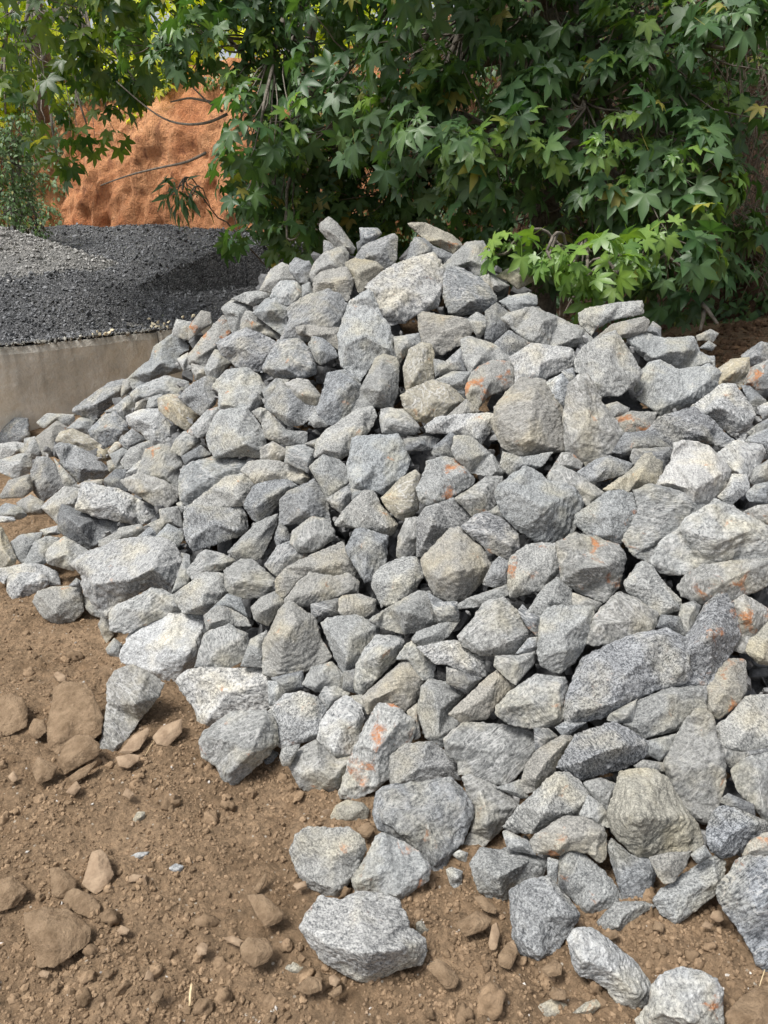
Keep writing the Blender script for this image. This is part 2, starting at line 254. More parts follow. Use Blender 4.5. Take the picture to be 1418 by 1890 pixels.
ROCKS = '''
T 400 380
g|678,120 735,75 790,110 905,270 890,315 780,275 715,205 680,165|735,160 860,270|grey slab leaning left, highest rock on the left of the crest~leaning crest slab
d|938,145 1050,145 1080,180 1010,250 945,270||small dark rock
b|700,225 740,235 785,280 720,330 700,300||small grey rock
n|640,370 700,310 830,262 862,310 848,440 700,460 630,490 612,450|820,300 660,420|upright warm grey block
n|635,480 700,420 850,400 895,480 880,560 855,625 820,600 740,555 640,580|850,470 660,500|warm grey block, broad side down, under the leaning crest slab~block under leaning slab
b|900,350 960,260 1160,183 1184,210 1175,330 1160,385 1090,420 960,360|1140,210 1000,320|grey rock with slanting top, beside the tan wedge on the crest~slanting crest rock
t|840,372 900,345 1040,365 1090,410 1010,480 965,560 925,560 890,455 850,400|1030,390 930,440|small tan wedge wedged between grey blocks just under the crest~tan wedge
d|1175,240 1240,250 1260,290 1240,360 1160,390||dark grey rock
l|285,550 350,420 425,372 490,400 520,480 390,570 350,565|430,400 340,500|pale angular rock
b|475,385 520,337 570,360 605,362 622,400 600,510 540,500 480,430|600,380 520,440|dark-ended rock
l|375,540 420,490 555,490 562,600 490,650 400,640 410,600 350,600|540,590 420,600 500,520|pale blocky rock
g|560,520 610,500 640,590 560,600||small grey rock
l|100,610 190,563 360,553 340,600 240,660 200,640|230,630|pale flat-topped rock on the left skyline of the pile~flat-topped skyline rock
g|33,670 110,610 235,640 235,720 160,820 105,835 60,720|110,640 100,700|greenish grey rock
g|240,700 320,612 400,590 475,650 460,760 430,850 300,750|350,680 460,680|grey rock with dark end
no|165,750 190,690 230,690 330,770 415,845 405,872 370,865 270,830 160,810|200,730 370,830|flat rock with a rusty tan top face on the left flank~rusty flat rock
b|410,885 475,740 460,670 575,590 725,550 800,580 858,650 805,800 800,860 540,890|760,780 500,780 720,600|large bluish grey block with smooth slanting top beside the tall pointed rock~smooth bluish block
n|522,795 590,775 800,795 805,950 700,885 600,850 540,845|560,815 780,830|thin beige slab tucked under the smooth bluish block~thin beige slab
b|600,910 630,855 700,870 770,930 795,985 680,1040 650,1010|700,890 660,960|small dark-faced rock
l|800,960 800,820 865,640 990,555 1020,575 1065,690 1115,780 1150,850 1172,990 1050,990 990,1070 945,1145 820,1040|1000,590 850,900 1120,930|tall pointed pale rock standing upright near the middle of the upper pile~tall pointed rock
s|0,900 110,830 200,806 290,835 390,895 370,940 305,1070 300,1090 130,1055 80,1000 40,970|180,850 300,1010 60,920|rounded dark rock with white streaks on the upper left flank~streaked dark boulder
b|300,1060 370,930 400,880 540,870 600,930 650,1040 645,1100 560,1125 370,1110 320,1085|330,1060 450,1070 620,1060|grey rock with a dark undercut bottom right of the streaked dark boulder~undercut grey rock
d|720,1010 800,980 835,1060 760,1085||small dark rock
g|300,1210 385,1130 480,1140 430,1190 330,1290||small grey rock
b|313,1315 420,1150 455,1180 570,1270 655,1310 640,1370 560,1430 470,1440|430,1200 460,1380|wedge-shaped grey rock
n|450,1165 530,1130 600,1140 685,1245 655,1300 600,1300 530,1265 490,1220|480,1180 640,1240 560,1230|small pale-topped rock
b|700,1200 720,1100 840,1076 900,1110 945,1185 905,1300 880,1350 790,1430 600,1430 660,1310|790,1110 700,1310 880,1170|blocky blue-grey rock leaning left beneath the tall pointed rock~blocky blue-grey rock
n|885,1340 940,1200 1040,1000 1090,970 1175,1000 1192,1040 1187,1200 1150,1330 1030,1310|1080,1000 975,1190 1070,1210|tilted brownish grey block touching the foot of the tall pointed rock~tilted brownish block
d|590,1115 720,1090 700,1230 620,1160||dark rock in shadow
T 700 380
d|150,245 225,182 265,205 200,275||dark rock
b|180,355 210,250 240,203 300,215 350,260 490,320 440,390 350,320|290,250 420,330|blue-grey rock
to|190,115 310,112 400,155 470,185 540,250 505,305 480,310 400,270 310,230 265,190|230,130 400,215 510,260|thin tan slab lying flat on top of the crest~tan crest slab
w|-88,525 30,425 190,350 350,308 395,360 415,420 415,500 380,660 250,705 170,755 60,780 45,755 -10,650|-60,540 350,340 60,690 350,630|largest whitish streaked boulder just below the crest, broad pale face~big pale crest boulder
g|410,400 570,240 680,228 745,340 725,450 740,490 650,480 580,400 425,450|640,260 480,400 700,400|grey rock with sloping face, last crest rock before the leaves~crest rock by the leaves
b|420,475 450,405 520,403 660,470 760,585 770,625 700,690 510,718 455,695 425,600|480,430 745,600 600,620 510,690|ridged grey rock with a dark right underside, right of the big pale crest boulder~ridged roof-shaped rock
n|650,470 720,445 745,550 770,610 690,560||beige rock sliver
n|730,450 850,520 770,565 733,540||small beige rock
t|765,460 850,410 950,390 1040,385 1010,490 910,545 850,495|800,450 960,430|flat tan rock half hidden under the bright leaves~tan rock under leaves
d|765,560 850,515 900,525 910,580 790,615||small dark rock
l|790,625 850,590 980,568 1030,590 1035,645 970,670 880,707 830,655|830,640 980,640 960,590|small pale slab lying on the blocks below the leaves~small pale slab by leaves
d|695,690 770,635 850,700 815,740 840,815 750,895 690,870||dark upright rock
g|570,745 640,697 720,740 715,800 650,870 600,790||small greenish grey rock
n|258,720 290,693 570,740 612,820 540,905 410,972 350,957 273,895|290,720 560,770 340,920|square warm-grey block under the big pale crest boulder~square warm-grey block
g|810,740 850,700 1010,663 1180,728 1330,800 1407,885 1330,917 1110,925 1000,910 900,825|840,750 1070,755 1010,880 1300,860|long low pale rock with a stepped front, below the bright leaf clump~long stepped rock
d|1135,665 1190,660 1290,740 1330,790 1180,740||dark rock behind
b|750,905 850,813 995,905 870,990 760,940|850,850|grey rock
w|855,990 1000,900 1100,912 1250,930 1278,990 1260,1055 1080,1132 1050,1168 900,1155 885,1050|1020,940 1240,970 1050,1100 900,1080|pale streaked slab in layers under the long stepped rock~layered streaked slab
l|537,880 590,855 755,905 865,1000 905,1035 760,1030 650,1080 600,1110 555,1010|600,880 620,1050 820,1000|pale rock with slanting top
noo|567,1190 605,1100 650,1055 740,1013 900,1023 897,1130 880,1185 720,1240 655,1325 580,1265|720,1040 880,1070 700,1210 600,1200|block with a large orange-brown stain near the centre of the upper pile~big orange-stained block
b|440,1015 540,925 570,1085 470,1090||grey rock
n|355,1000 480,1030 475,1090 370,1115||small beige rock
g|370,1140 480,1085 600,1085 572,1200 550,1255 480,1190||grey rock
t|170,1190 160,1050 200,940 270,897 340,910 358,980 362,1160 300,1190 190,1215|290,930 220,1150|narrow beige rock standing upright above the rounded tan rock~narrow upright beige rock
to|145,1240 200,1200 350,1143 460,1175 557,1270 500,1335 400,1385 320,1422 250,1402 170,1330|190,1250 440,1200 490,1290 300,1370|rounded tan rock with faint orange marks in the upper middle~rounded tan rock
g|95,860 260,835 270,905 200,950 125,1040||dull grey rock
d|95,800 250,705 260,745 150,860||dark wedge
d|95,1320 120,1160 190,1190 145,1240 160,1340||dark narrow rock
n|440,1380 570,1265 655,1345 560,1385||small beige rock
d|645,1340 700,1250 800,1240 720,1350||dark rock
w|1045,1180 1200,1098 1247,1170 1235,1340 1180,1300 1100,1220|1190,1140 1200,1280|small whitish rock
b|1195,1085 1270,1058 1292,1150 1250,1190||small dark rock
T 1018 480
l|180,350 230,318 450,275 585,268 594,355 400,392 300,445 270,492 200,425|255,345 300,430 580,300|thick pale tablet-shaped slab lying on top at the right of the crest~tablet slab
n|280,515 400,420 600,370 637,400 620,465 490,510 430,500|590,400 480,480|beige rock under the tablet slab with a dark flank~beige rock under tablet
l|150,725 160,650 220,560 420,463 500,580 587,730 565,803 440,885 310,890 240,770|410,500 300,810 560,770|broad pale triangular rock with a flat lit face on the upper right~broad pale triangle
n|80,1010 110,830 180,760 240,755 300,840 330,940 400,1010 472,1130 430,1245 230,1345 92,1245|210,800 350,1010 150,1180 440,1140|long pale rock hanging downward below the broad pale triangle~long hanging rock
l|503,520 570,463 740,512 930,498 962,590 1062,640 1045,685 830,718 640,665 560,605|560,560 660,640 880,590 1040,665|wavy flat-topped pale rock with a black underside at upper right~wavy flat-topped rock
d|480,570 640,675 590,745 520,660||dark rock
l|553,850 580,740 650,668 720,653 830,718 1030,683 1102,735 1065,870 1030,905 900,970 720,1017 660,965 568,912|640,720 900,890 1050,760 700,980|large rounded pale boulder with a saddle on top at the right~saddle-topped boulder
w|920,955 1050,870 1110,818 1200,813 1312,960 1335,1010 1285,1110 1265,1195 1180,1150 1080,1070 980,1020|1160,850 1270,1070 1080,960|whitish blue-streaked rock right of the saddle-topped boulder~bluish streaked rock
s|618,1110 700,1030 930,963 1065,1060 1207,1200 1180,1240 1050,1205 860,1195 780,1233 640,1155|930,975 1010,1150 650,1120|dark slab streaked white, pointing right, below the saddle-topped boulder~dark pointed slab
noo|395,1045 520,988 690,998 640,1120 480,1145|520,1020|brown-stained rock
d|400,1255 480,1130 640,1120 780,1225 500,1275||dark rock in shadow
g|345,950 430,928 507,970 500,1010 400,1040||small grey rock
t|1085,715 1180,650 1292,638 1299,740 1240,835 1190,805 1090,820|1190,735 1270,680|yellowish triangular rock near the right edge, under the bank~yellowish triangle
goo|1265,815 1300,710 1418,655 1470,700 1470,830 1350,850|1320,720 1300,800|rock with orange stain
d|1243,625 1370,533 1440,555 1460,680 1300,695|1370,560 1290,640|dark bluish rock lying highest at the right picture edge~dark rock at right edge
b|1240,820 1300,828 1408,920 1365,965 1320,1010 1280,900||dark grey rock
w|1350,960 1450,915 1460,1035 1380,1035||small whitish rock
d|1275,1135 1340,1080 1460,1015 1460,1100 1330,1160||dark rock
b|1270,1185 1300,1150 1460,1085 1460,1300 1400,1260 1380,1225||dark streaked rock
w|1090,1265 1200,1183 1380,1213 1400,1260 1320,1430 1220,1430 1100,1300|1200,1210 1370,1240 1240,1400|white speckled rock
d|515,1300 540,1235 790,1225 790,1280 735,1390 640,1330 560,1360||dark rock
no|950,495 1040,453 1092,480 1062,532 960,525|1030,480|brownish stone lying on the soil behind the wavy flat-topped rock~brownish stone on soil
b|972,575 1030,528 1078,560 1050,595||small bluish stone
b|620,465 665,403 715,440 718,515||small dark stone
l|1015,630 1070,628 1072,705 1040,690||tiny pale stone
T 100 560
lo|775,190 800,105 900,123 895,245 780,210|810,130|cream rock with an orange spot, topmost on the left slope by the wall~cream orange-spotted rock
noo|885,150 960,48 1020,60 1030,130 920,210 880,240||brown-stained rock
d|1015,75 1095,45 1115,85 1030,130||small dark rock
g|490,480 625,370 650,290 780,198 880,280 870,312 815,345 825,405 830,440 720,475 625,515 520,560|700,290 640,440 790,420|wide smooth grey slab high on the left slope beside the wall~wide smooth slab
l|805,365 880,320 875,385 920,405 850,440||small pale rock
loo|880,390 875,340 980,210 1100,83 1122,100 1168,180 1060,310 995,425|1090,110 1050,280 910,370|long pale rock with orange streaks, leaning beside the streaked dark boulder~long orange-streaked rock
l|985,425 1050,305 1100,320 1155,390 1060,500 1000,470|1080,340 1020,440|small pale rock
g|905,450 900,395 1000,420 1005,480 940,510||small grey rock
d|825,435 900,395 910,500 850,500||dark rock in a gap
b|123,690 360,518 460,495 445,600 330,705 270,765 200,735 130,712|180,690 285,650 430,560 290,730|long grey slab lying against the concrete wall~long slab at wall
n|440,565 450,508 490,488 525,555 440,610||small beige rock
d|415,650 430,605 480,548 545,550 510,605||small dark rock
l|503,592 560,538 730,473 870,510 880,540 820,620 700,600 690,615 610,610 540,645|740,500 540,610 780,590|wide pale knobby rock on the left slope above the brown oval~wide knobby rock
w|528,705 545,600 620,568 645,610 605,685||small white rock
l|605,685 620,618 710,592 695,692 640,700||small pale rock
to|680,625 750,595 820,600 870,660 958,740 870,833 800,795 690,705|740,620 820,670 930,740 830,800|brown oval rock with a flat lower face on the left slope~brown oval rock
b|815,612 900,530 1000,473 1065,500 1075,570 1050,665 960,735 870,665|990,500 1040,640 850,610|blue-grey rock just right of the brown oval~blue-grey rock by oval
g|320,715 410,665 470,610 515,605 535,690 520,715 475,770 410,705||grey rock
b|228,830 350,708 410,698 465,750 485,830 390,925 340,938 240,865|390,720 450,830 290,830|rounded bluish rock speckled white above the yellowish long rock~rounded bluish rock
g|88,815 180,740 275,765 235,860 170,840||low grey rock
w|473,740 570,698 690,690 808,860 770,945 640,925 570,845 500,805|550,755 650,880 680,720|pale rock with a folded face
t|10,905 50,840 130,823 300,900 365,960 345,1035 250,995 120,930|90,850 150,910 330,1000|yellowish elongated rock on the lower left slope~yellowish long rock
b|3,940 40,913 140,930 250,985 368,1090 310,1145 160,1170 60,1065|60,940 180,1080 330,1090|dark bluish angular rock lying in front of the yellowish long rock~dark bluish angular rock
too|352,965 400,908 455,910 435,975 370,1005||small rust-red stone
too|345,1040 380,1020 415,1090 360,1100||tiny rust-red stone
b|425,900 510,818 560,860 605,890 480,965||small dark grey rock
g|367,990 450,948 485,970 440,1035 475,1095 400,1078|420,980|grey rock
l|435,1035 500,945 620,898 655,940 560,1045 480,1105|600,920|pale narrow rock
g|763,960 790,900 850,838 940,860 958,910 830,998|850,860 940,905|angular grey rock
lo|868,840 1000,700 1080,678 1070,780 1010,860 940,878|1040,710|pale flat rock
l|1003,860 1040,770 1090,700 1260,685 1340,790 1385,880 1360,1010 1200,995 1050,1003 1008,920|1100,730 1240,720 1150,965 1250,925 1350,970|big rounded pale boulder with a dark curved undercut on the left slope~big pale undercut boulder
no|540,1110 600,960 690,923 740,928 835,1000 862,1090 815,1225 720,1165 560,1140|690,960 720,1130 820,1060|peaked brownish rock with an orange patch on the left slope~peaked orange-patched rock
n|438,1160 560,1110 720,1160 812,1220 802,1290 730,1342 660,1325 560,1265 490,1225|560,1240 720,1200 520,1150|beige wedge with dark underside, directly under the peaked orange-patched rock~beige wedge
l|465,1110 560,1030 610,1015 550,1120||narrow pale rock
d|325,1155 400,1088 475,1088 460,1150 480,1225 400,1235||dark rock in a gap
no|138,1198 200,1163 315,1150 310,1190 180,1205||small beige stone
g|818,1205 830,1090 900,1038 1100,992 1240,1030 1340,1040 1240,1150 1100,1220 950,1300 880,1322 830,1285|900,1070 860,1250 1230,1060|broad dull grey boulder under the big pale undercut boulder~broad dull boulder
d|835,1000 960,930 1025,990 860,1060||dark grey rock
d|970,940 1000,900 1030,990||small dark rock
g|800,1310 850,1288 895,1330 840,1372||small grey rock
l|1265,420 1130,440 1070,500 1035,550 1080,580 1080,690 1290,712 1372,640 1360,600 1392,560 1340,480|1240,440 1110,660 1330,600 1270,690|roundish pale boulder with a light hook on its left, left slope~hooked pale boulder
T 0 760
b|-20,215 0,120 100,42 180,45 195,170 100,215|110,60 180,150|dark grey rock at the left edge by the foot of the wall~dark rock at wall foot
l|-20,310 0,210 110,198 260,225 250,290 150,270 60,310|30,225 230,250|pale low slab at the left edge
l|-20,380 0,315 140,275 200,275 210,400 100,440 30,410|150,300|pale rock
b|200,400 240,300 320,300 390,380 420,490 280,590 220,520|260,330 250,500|pale-blue flat-faced rock on the lower left slope~flat-faced bluish rock
g|160,180 230,165 290,260 250,310 200,320 160,260||grey rock
n|235,170 370,62 450,110 370,190 370,290 290,300|360,90|beige rock with a ridge
l|240,70 310,10 480,20 490,60 440,100 370,60 290,110||pale rock
d|-30,490 -20,340 40,390 50,440||dark rock
n|0,550 60,450 190,410 215,510 150,560 10,565|170,440 200,500|squarish warm grey rock
n|108,595 200,545 285,590 275,665 180,660 130,630|200,560 260,640|small beige rock on soil
g|-20,640 40,597 130,620 180,680 120,705 -20,680||flat grey rock
w|-20,720 -10,680 90,690 100,715 40,725||tiny white stone
l|268,625 420,492 525,505 520,640 390,745 350,700|430,520 300,640 480,600|pale triangular rock left of the long white slab~pale triangle by white slab
g|350,300 500,460 520,500 420,490 380,380||greenish thin rock
w|503,640 540,470 580,465 780,510 880,555 1030,650 1048,695 1000,720 900,738 780,715 650,690|560,500 560,640 800,660 1000,690|long whitish slab pointing right on the lower left slope~long white slab
d|385,680 410,610 500,640 640,700 770,720 760,790 590,905 490,860 385,770|450,700 600,880 520,750|dark bluish rock under the long white slab~dark rock under white slab
no|650,840 760,790 780,760 920,735 940,780 900,820 750,860 655,885|770,800 910,760|brownish flat stone above the huge whitish boulder~brownish flat stone
b|900,820 990,745 1040,780 1020,830 950,840||small blue-grey rock
l|1020,820 1100,735 1190,780 1200,830 1160,890 1110,860|1110,760|pale small rock
g|935,755 1000,720 1050,700 1040,640 1170,620 1200,760 1100,740 1020,810 990,750||grey shadowed rock
g|70,855 140,805 280,790 260,850 200,960 150,995 110,960|160,830|grey flat rock
l|260,775 380,745 395,800 300,815||small pale stone
l|160,990 220,860 300,815 400,830 330,900 300,1000|280,840|pale curved rock
l|300,930 330,880 420,820 500,860 600,925 480,1040 400,1020 310,985|430,850 350,960 480,1000|pale greenish rock
t|-40,1010 -30,730 20,770 105,950 95,990 20,1020|0,800 70,960|yellowish green rock cut by the left picture edge~yellowish rock at left edge
w|-20,1090 0,1025 160,993 280,1000 370,1050 390,1130 310,1140 310,1080 60,1080 40,1130|200,1010 340,1080|thin curved pale slab lying on soil at the left edge~thin curved slab
w|45,1170 60,1080 120,1055 260,1055 318,1100 310,1140 160,1220 80,1232|110,1100 270,1090 130,1200|small white lumpy rock under the thin curved slab~white lumpy rock
w|480,1000 540,935 750,850 900,818 1010,820 1130,860 1190,980 1170,1110 1110,1195 970,1150 810,1240 720,1340 640,1290 550,1180 545,1070|560,1020 610,1130 850,1100 1000,1030 1060,880 1130,1130|huge whitish boulder, biggest on the left side of the pile~huge whitish boulder
n|217,1245 250,1180 340,1150 530,1140 545,1300 480,1370 380,1388 290,1350|260,1200 520,1190 360,1320|grey five-sided rock lying on soil left of the huge whitish boulder~five-sided rock on soil
b|450,1140 500,1090 530,1110 520,1150||small bluish stone
d|385,1050 480,1045 490,1090 430,1130||dark rock
g|545,1190 600,1230 720,1340 715,1370 600,1330 550,1270||dark grey rock
l|720,1310 780,1260 900,1210 980,1155 1060,1165 1180,1230 1190,1290 1100,1330 900,1418 850,1450 730,1430|800,1280 1000,1180 1140,1270|broad pale grey boulder tucked under the huge whitish boulder~broad pale grey boulder
g|1120,1200 1200,960 1180,930 1240,940 1250,1060 1230,1130||dark grey rock
T 360 740
g|375,75 430,50 480,60 600,190 735,200 720,285 600,290 460,240 440,150|430,70 600,230|long low grey rock
d|735,230 750,170 860,190 830,250 740,270||dark bluish rock
l|740,120 800,60 870,165 780,175||small pale rock
n|430,310 510,265 600,320 600,375 540,395 430,380|510,290 570,360|small rough rock
g|600,300 740,285 785,310 770,420 740,470 590,400|720,300 740,400 620,320|small triangular grey rock
l|785,370 800,260 850,200 1060,55 1160,42 1190,110 1130,210 1020,340 940,390 850,360|1100,80 850,320 1100,200 950,340|long diagonal pale rock pointing up right, in the middle~long diagonal rock
n|720,280 830,235 850,240 800,340 780,300||small beige rock
l|998,430 1030,250 1060,232 1330,225 1375,300 1408,390 1380,470 1230,612 1150,585 1030,580 1005,500|1060,270 1340,260 1060,540 1240,570|big square warm-pale block in the middle of the pile~square pale middle block
g|750,435 840,355 950,390 1000,440 1000,530 960,590 860,630 800,520|850,390 820,500 950,560|faceted greenish grey rock left of the square pale middle block~faceted greenish rock
b|860,640 990,560 1030,520 1060,600 960,735 900,690|1000,600 920,680|grey rock
g|1020,570 1100,580 1080,640 1030,660||small grey rock
l|305,455 350,400 440,385 560,395 700,450 748,500 700,555 620,520 400,540|420,410 380,510 700,500|flat pale rock with an orange smudge above the blocky speckled rock~orange-smudged flat rock
l|0,650 100,580 200,500 320,475 390,530 500,520 330,680 240,690 0,690|300,500 280,650|long pale sloping slab under the broad dull boulder~long sloping slab
b|320,680 380,560 500,515 590,510 668,560 550,680 430,805 380,770|410,590 400,700 600,560|blocky speckled rock
b|-60,700 0,665 290,690 330,740 342,840 280,890 0,980 -50,920 -70,820|0,700 300,740 280,850 -20,900|large speckled grey rock with a dark base, on the left of centre~dark-based speckled rock
b|555,800 560,650 610,595 780,515 860,640 890,800 850,820 700,800 590,810|770,540 640,620 720,720|peaked blue-grey rock with a dark left half
d|790,520 850,600 870,700 840,600||dark sliver of rock
no|630,930 640,850 770,755 860,780 910,850 915,900 780,985 680,990|780,790 890,880 700,950|orange-tinged rock
l|920,790 1000,690 1100,588 1170,590 1220,690 1325,800 1300,860 1260,880 1060,830 930,820|1120,620 960,780 1260,830|triangular pale rock with orange left corner, below the square pale middle block~orange-cornered triangle
g|218,985 400,800 540,740 530,830 440,1020 390,1045 280,1035|500,790 270,980|long narrow grey rock pointing up right
d|520,900 550,800 600,830 640,940 540,960||dark rock in a gap
g|-60,1120 30,1000 70,975 180,1000 260,1045 190,1100 0,1180|60,1010 200,1060|grey angular rock
b|455,1075 540,950 620,920 740,1010 600,1100 540,1150|600,960|dark grey rock
n|530,1170 600,1090 740,1020 900,950 960,920 1050,1080 1040,1150 700,1160 590,1290 540,1250|720,1080 580,1140 1000,1050|beige rock wedged under others
b|985,970 1050,840 1100,835 1260,885 1250,1060 1170,1170 1110,1185 1060,1100|1080,860 1220,930 1100,1130|streaked dark grey rock
no|585,1330 600,1290 680,1180 760,1120 900,1150 1000,1130 1062,1180 1060,1260 940,1275 850,1320 620,1365|740,1150 640,1290 1020,1230|streaked rock with an orange crest
n|195,1110 300,1040 370,1037 520,1160 545,1240 430,1290 260,1290 205,1220|350,1060 250,1200 500,1210|rounded beige-grey rock with layered base
g|90,1380 210,1265 300,1290 345,1418 200,1340|220,1290|grey rock
n|370,1350 430,1290 520,1250 570,1260 590,1310 520,1418 480,1470 390,1430|500,1275 430,1380|small rounded tan-grey rock
n|945,1300 970,1275 1080,1265 1180,1300 1175,1380 1100,1418 990,1418 945,1385|980,1300 1160,1320 990,1380|short layered log-shaped stone, lower middle of the pile~short log-shaped stone
d|760,1330 945,1290 950,1400 770,1418||dark rock
T 690 720
w|340,240 415,180 560,160 740,148 800,160 760,270 700,360 570,290 480,285 360,280|430,210 760,180 680,320|pale triangular slab pointing down with a saw edge
d|375,420 400,370 500,280 540,300 520,440 450,435|500,310|dark side rock
g|510,400 530,300 640,305 760,410 850,520 840,560 750,565 640,540 540,450|550,320 620,450 800,530|ridged dark grey rock pointing down right, centre of the pile~ridged central rock
n|775,200 800,140 800,110 900,0 960,-80 1120,-60 1200,60 1240,140 1250,300 1240,395 1000,440 950,440 840,370 790,260|900,20 830,200 1020,330 1190,120 1050,0|big round boulder with tiny orange dots, right of centre~big round boulder
g|40,190 50,130 90,117 210,130 300,240 270,290 180,300 60,280||greenish angular rock
d|200,320 350,300 430,320 380,390 220,400||dark rock
d|710,350 770,260 810,340 770,375||dark rock in a gap
g|830,500 850,400 960,440 1170,405 1100,500 1030,520 900,560|900,480|flat grey rock
noo|1130,570 1230,410 1290,410 1365,480 1350,520 1240,510 1160,570|1280,440|rock with a rust-red end
loo|283,640 340,520 345,470 450,435 580,465 620,510 657,590 640,625 490,710 370,762 310,730|400,460 600,530 400,720 320,680|pale rock with bright orange streaks on its face, in the pile centre~bright orange-streaked rock
to|50,705 180,580 270,525 305,560 290,780 210,850 150,835 80,760|270,560 140,690 180,800 250,760|tan rock with orange top edge and a sawn-looking end~tan orange-edged rock
g|535,705 640,640 730,570 840,570 830,700 760,800 650,825|740,620 640,800 620,710|grey rock
g|750,800 830,740 870,830 850,850||small grey rock
b|280,850 340,770 430,740 520,705 640,830 580,900 520,910 360,1080 290,1080|510,730 380,880 320,1020|steep grey rock with a ridge
n|150,1090 160,960 210,845 290,835 345,870 300,990 260,1080 180,1105||brownish narrow rock
s|575,900 680,810 740,800 860,850 940,940 950,1040 890,1120 760,1060 700,1000|640,930 900,1020 700,840|whitish rock with dark wavy streaks in the centre right~wavy-streaked whitish rock
n|310,1110 500,910 560,905 700,1030 770,1150 730,1230 600,1360 530,1390 400,1340 330,1190|560,1180 420,1230|big warm pale kite-shaped rock right of the middle~warm kite-shaped rock
l|-10,1280 0,1220 50,1150 190,1100 270,1095 330,1190 320,1230 170,1418 50,1400|280,1130 250,1270 30,1260 130,1400|pale squarish tilted rock below the middle of the pile~pale tilted squarish rock
g|800,700 830,620 1000,495 1060,530 1130,590 1220,570 1330,620 1370,750 1320,860 1300,940 1130,1003 1050,980 930,900 860,830|1000,520 900,650 1120,760 1300,680 1000,900|large dark grey mottled boulder with tiny red spots, right of centre~large mottled boulder
d|900,900 1040,970 1060,1000 960,1040||dark rock in shadow
lo|890,1100 1000,1020 1090,1000 1200,1010 1240,1120 1200,1200 1090,1310 900,1355 880,1270|1190,1040 1160,1200 920,1290|whitish flat-faced rock with sparse orange dots, below the large mottled boulder~orange-dotted flat rock
b|710,1270 780,1130 820,1090 890,1130 880,1260 790,1290||dark grey rock
g|555,1400 620,1360 880,1270 890,1340 700,1418 560,1430||thin grey slab
T 1018 820
b|175,180 290,100 380,75 530,130 480,200 320,240 250,250|370,110 300,220|bluish rock with a red fleck on top
t|345,290 520,170 600,70 650,55 725,120 720,200 680,275 560,300 500,320 380,310|640,90 560,230 400,290|smooth yellow-beige rock rising to a rounded tip, right of centre~smooth yellow-beige rock
n|-20,230 0,180 70,145 170,190 350,320 230,410 180,340|100,180 280,340|rusty-edged flat rock
W|685,270 790,100 800,0 900,-20 1030,10 1110,90 1168,170 1150,280 1080,360 1040,420 900,470 820,300|810,20 750,250 950,290 1100,200 900,290|brightest white boulder on the right side of the pile~brightest white boulder
w|1085,340 1150,280 1180,200 1280,200 1300,300 1170,400|1180,300|streaked light rock
g|1300,240 1330,160 1440,90 1440,240 1330,270||streaked dark rock
b|1290,370 1270,320 1330,270 1440,240 1440,400||dark speckled rock
noo|1260,440 1350,400 1440,395 1440,530 1340,500|1360,420 1400,500|rock with rusty orange stripe
go|165,460 370,310 440,300 530,330 575,440 520,560 450,660 250,600 155,520|180,470 390,590 560,440|grey flat-topped block with an orange right edge, right of centre~orange-edged flat-topped block
g|540,310 640,270 830,310 980,380 1040,440 890,480 820,570 720,640 660,780 540,720 470,620 570,430|580,440 700,620 880,360 660,300|big grey boulder with a shadowed cleft, under the brightest white boulder~shadow-cleft grey boulder
l|655,760 720,630 830,560 900,480 1070,365 1200,420 1460,560 1460,770 1200,760 980,790 880,850 760,850 670,810|1070,400 900,560 1100,770 1440,740 680,770 1300,560|very large speckled pale boulder running off the right edge~very large speckled boulder
no|830,930 880,860 980,790 1200,760 1460,740 1460,900 1340,960 1180,1020 970,1045 860,990|960,880 1340,800 1000,1000|grey boulder with layered face and orange mark, right edge under the very large speckled boulder~layered orange-marked boulder
no|30,650 150,585 300,620 440,660 490,740 440,930 340,1030 200,980 70,900 60,800|180,820 430,870 380,790 150,640|rough greenish boulder with orange spots, right of the orange-dotted flat rock~rough orange-spotted boulder
l|485,900 560,800 600,770 660,800 730,900 840,1010 850,1080 700,1120 620,1050 500,970|600,800 520,920 800,1060|pale speckled triangular rock in the right half~pale speckled triangle
n|235,1300 280,1130 400,1000 440,970 550,1010 690,1100 690,1170 640,1240 430,1290 290,1318|430,1010 300,1180 560,1050 660,1180|brownish tent-shaped rock with orange tip, right half~brownish tent-shaped rock
d|440,940 490,850 500,760 535,800 500,960||dark rock
n|140,970 330,1040 280,1100 140,1060||small brownish rock
l|-90,1370 -70,1130 -20,1070 200,1060 270,1060 275,1150 240,1290 150,1420 60,1490 -60,1450|-40,1100 230,1130 100,1350 -50,1380|pale blunt rock with an orange top corner, right half~orange-tipped blunt rock
s|205,1400 400,1300 500,1260 740,1208 870,1270 900,1360 900,1560 700,1600 330,1790 110,1840 90,1750 120,1600|720,1240 300,1400 160,1740 860,1480 400,1700|largest speckled slab in the lower right, long and slanting~largest slanting slab
so|815,1400 900,1230 1000,1060 1060,980 1120,965 1190,1050 1235,1250 1180,1350 1050,1560 900,1600 780,1560|1080,1000 1040,1250 850,1540 1200,1240|tall diagonal streaked rock with orange specks, leaning against the largest slanting slab~tall diagonal streaked rock
g|835,1130 850,1050 930,1030 980,1060 900,1240 870,1240|930,1060|grey rock with an orange fleck
d|690,1200 720,1115 840,1130 890,1270 770,1210||dark rock deep in a gap
noo|1180,1040 1260,985 1418,1080 1418,1150 1330,1260 1290,1370 1180,1350 1230,1230||rust-red stained rock in shadow
d|1345,1010 1418,940 1460,1000 1440,1080||dark rock
t|1270,1350 1300,1280 1418,1160 1470,1180 1470,1450 1350,1430|1340,1250 1380,1400|yellow-beige rock at the right edge, right of the tall diagonal streaked rock~yellow-beige edge rock
T 180 1060
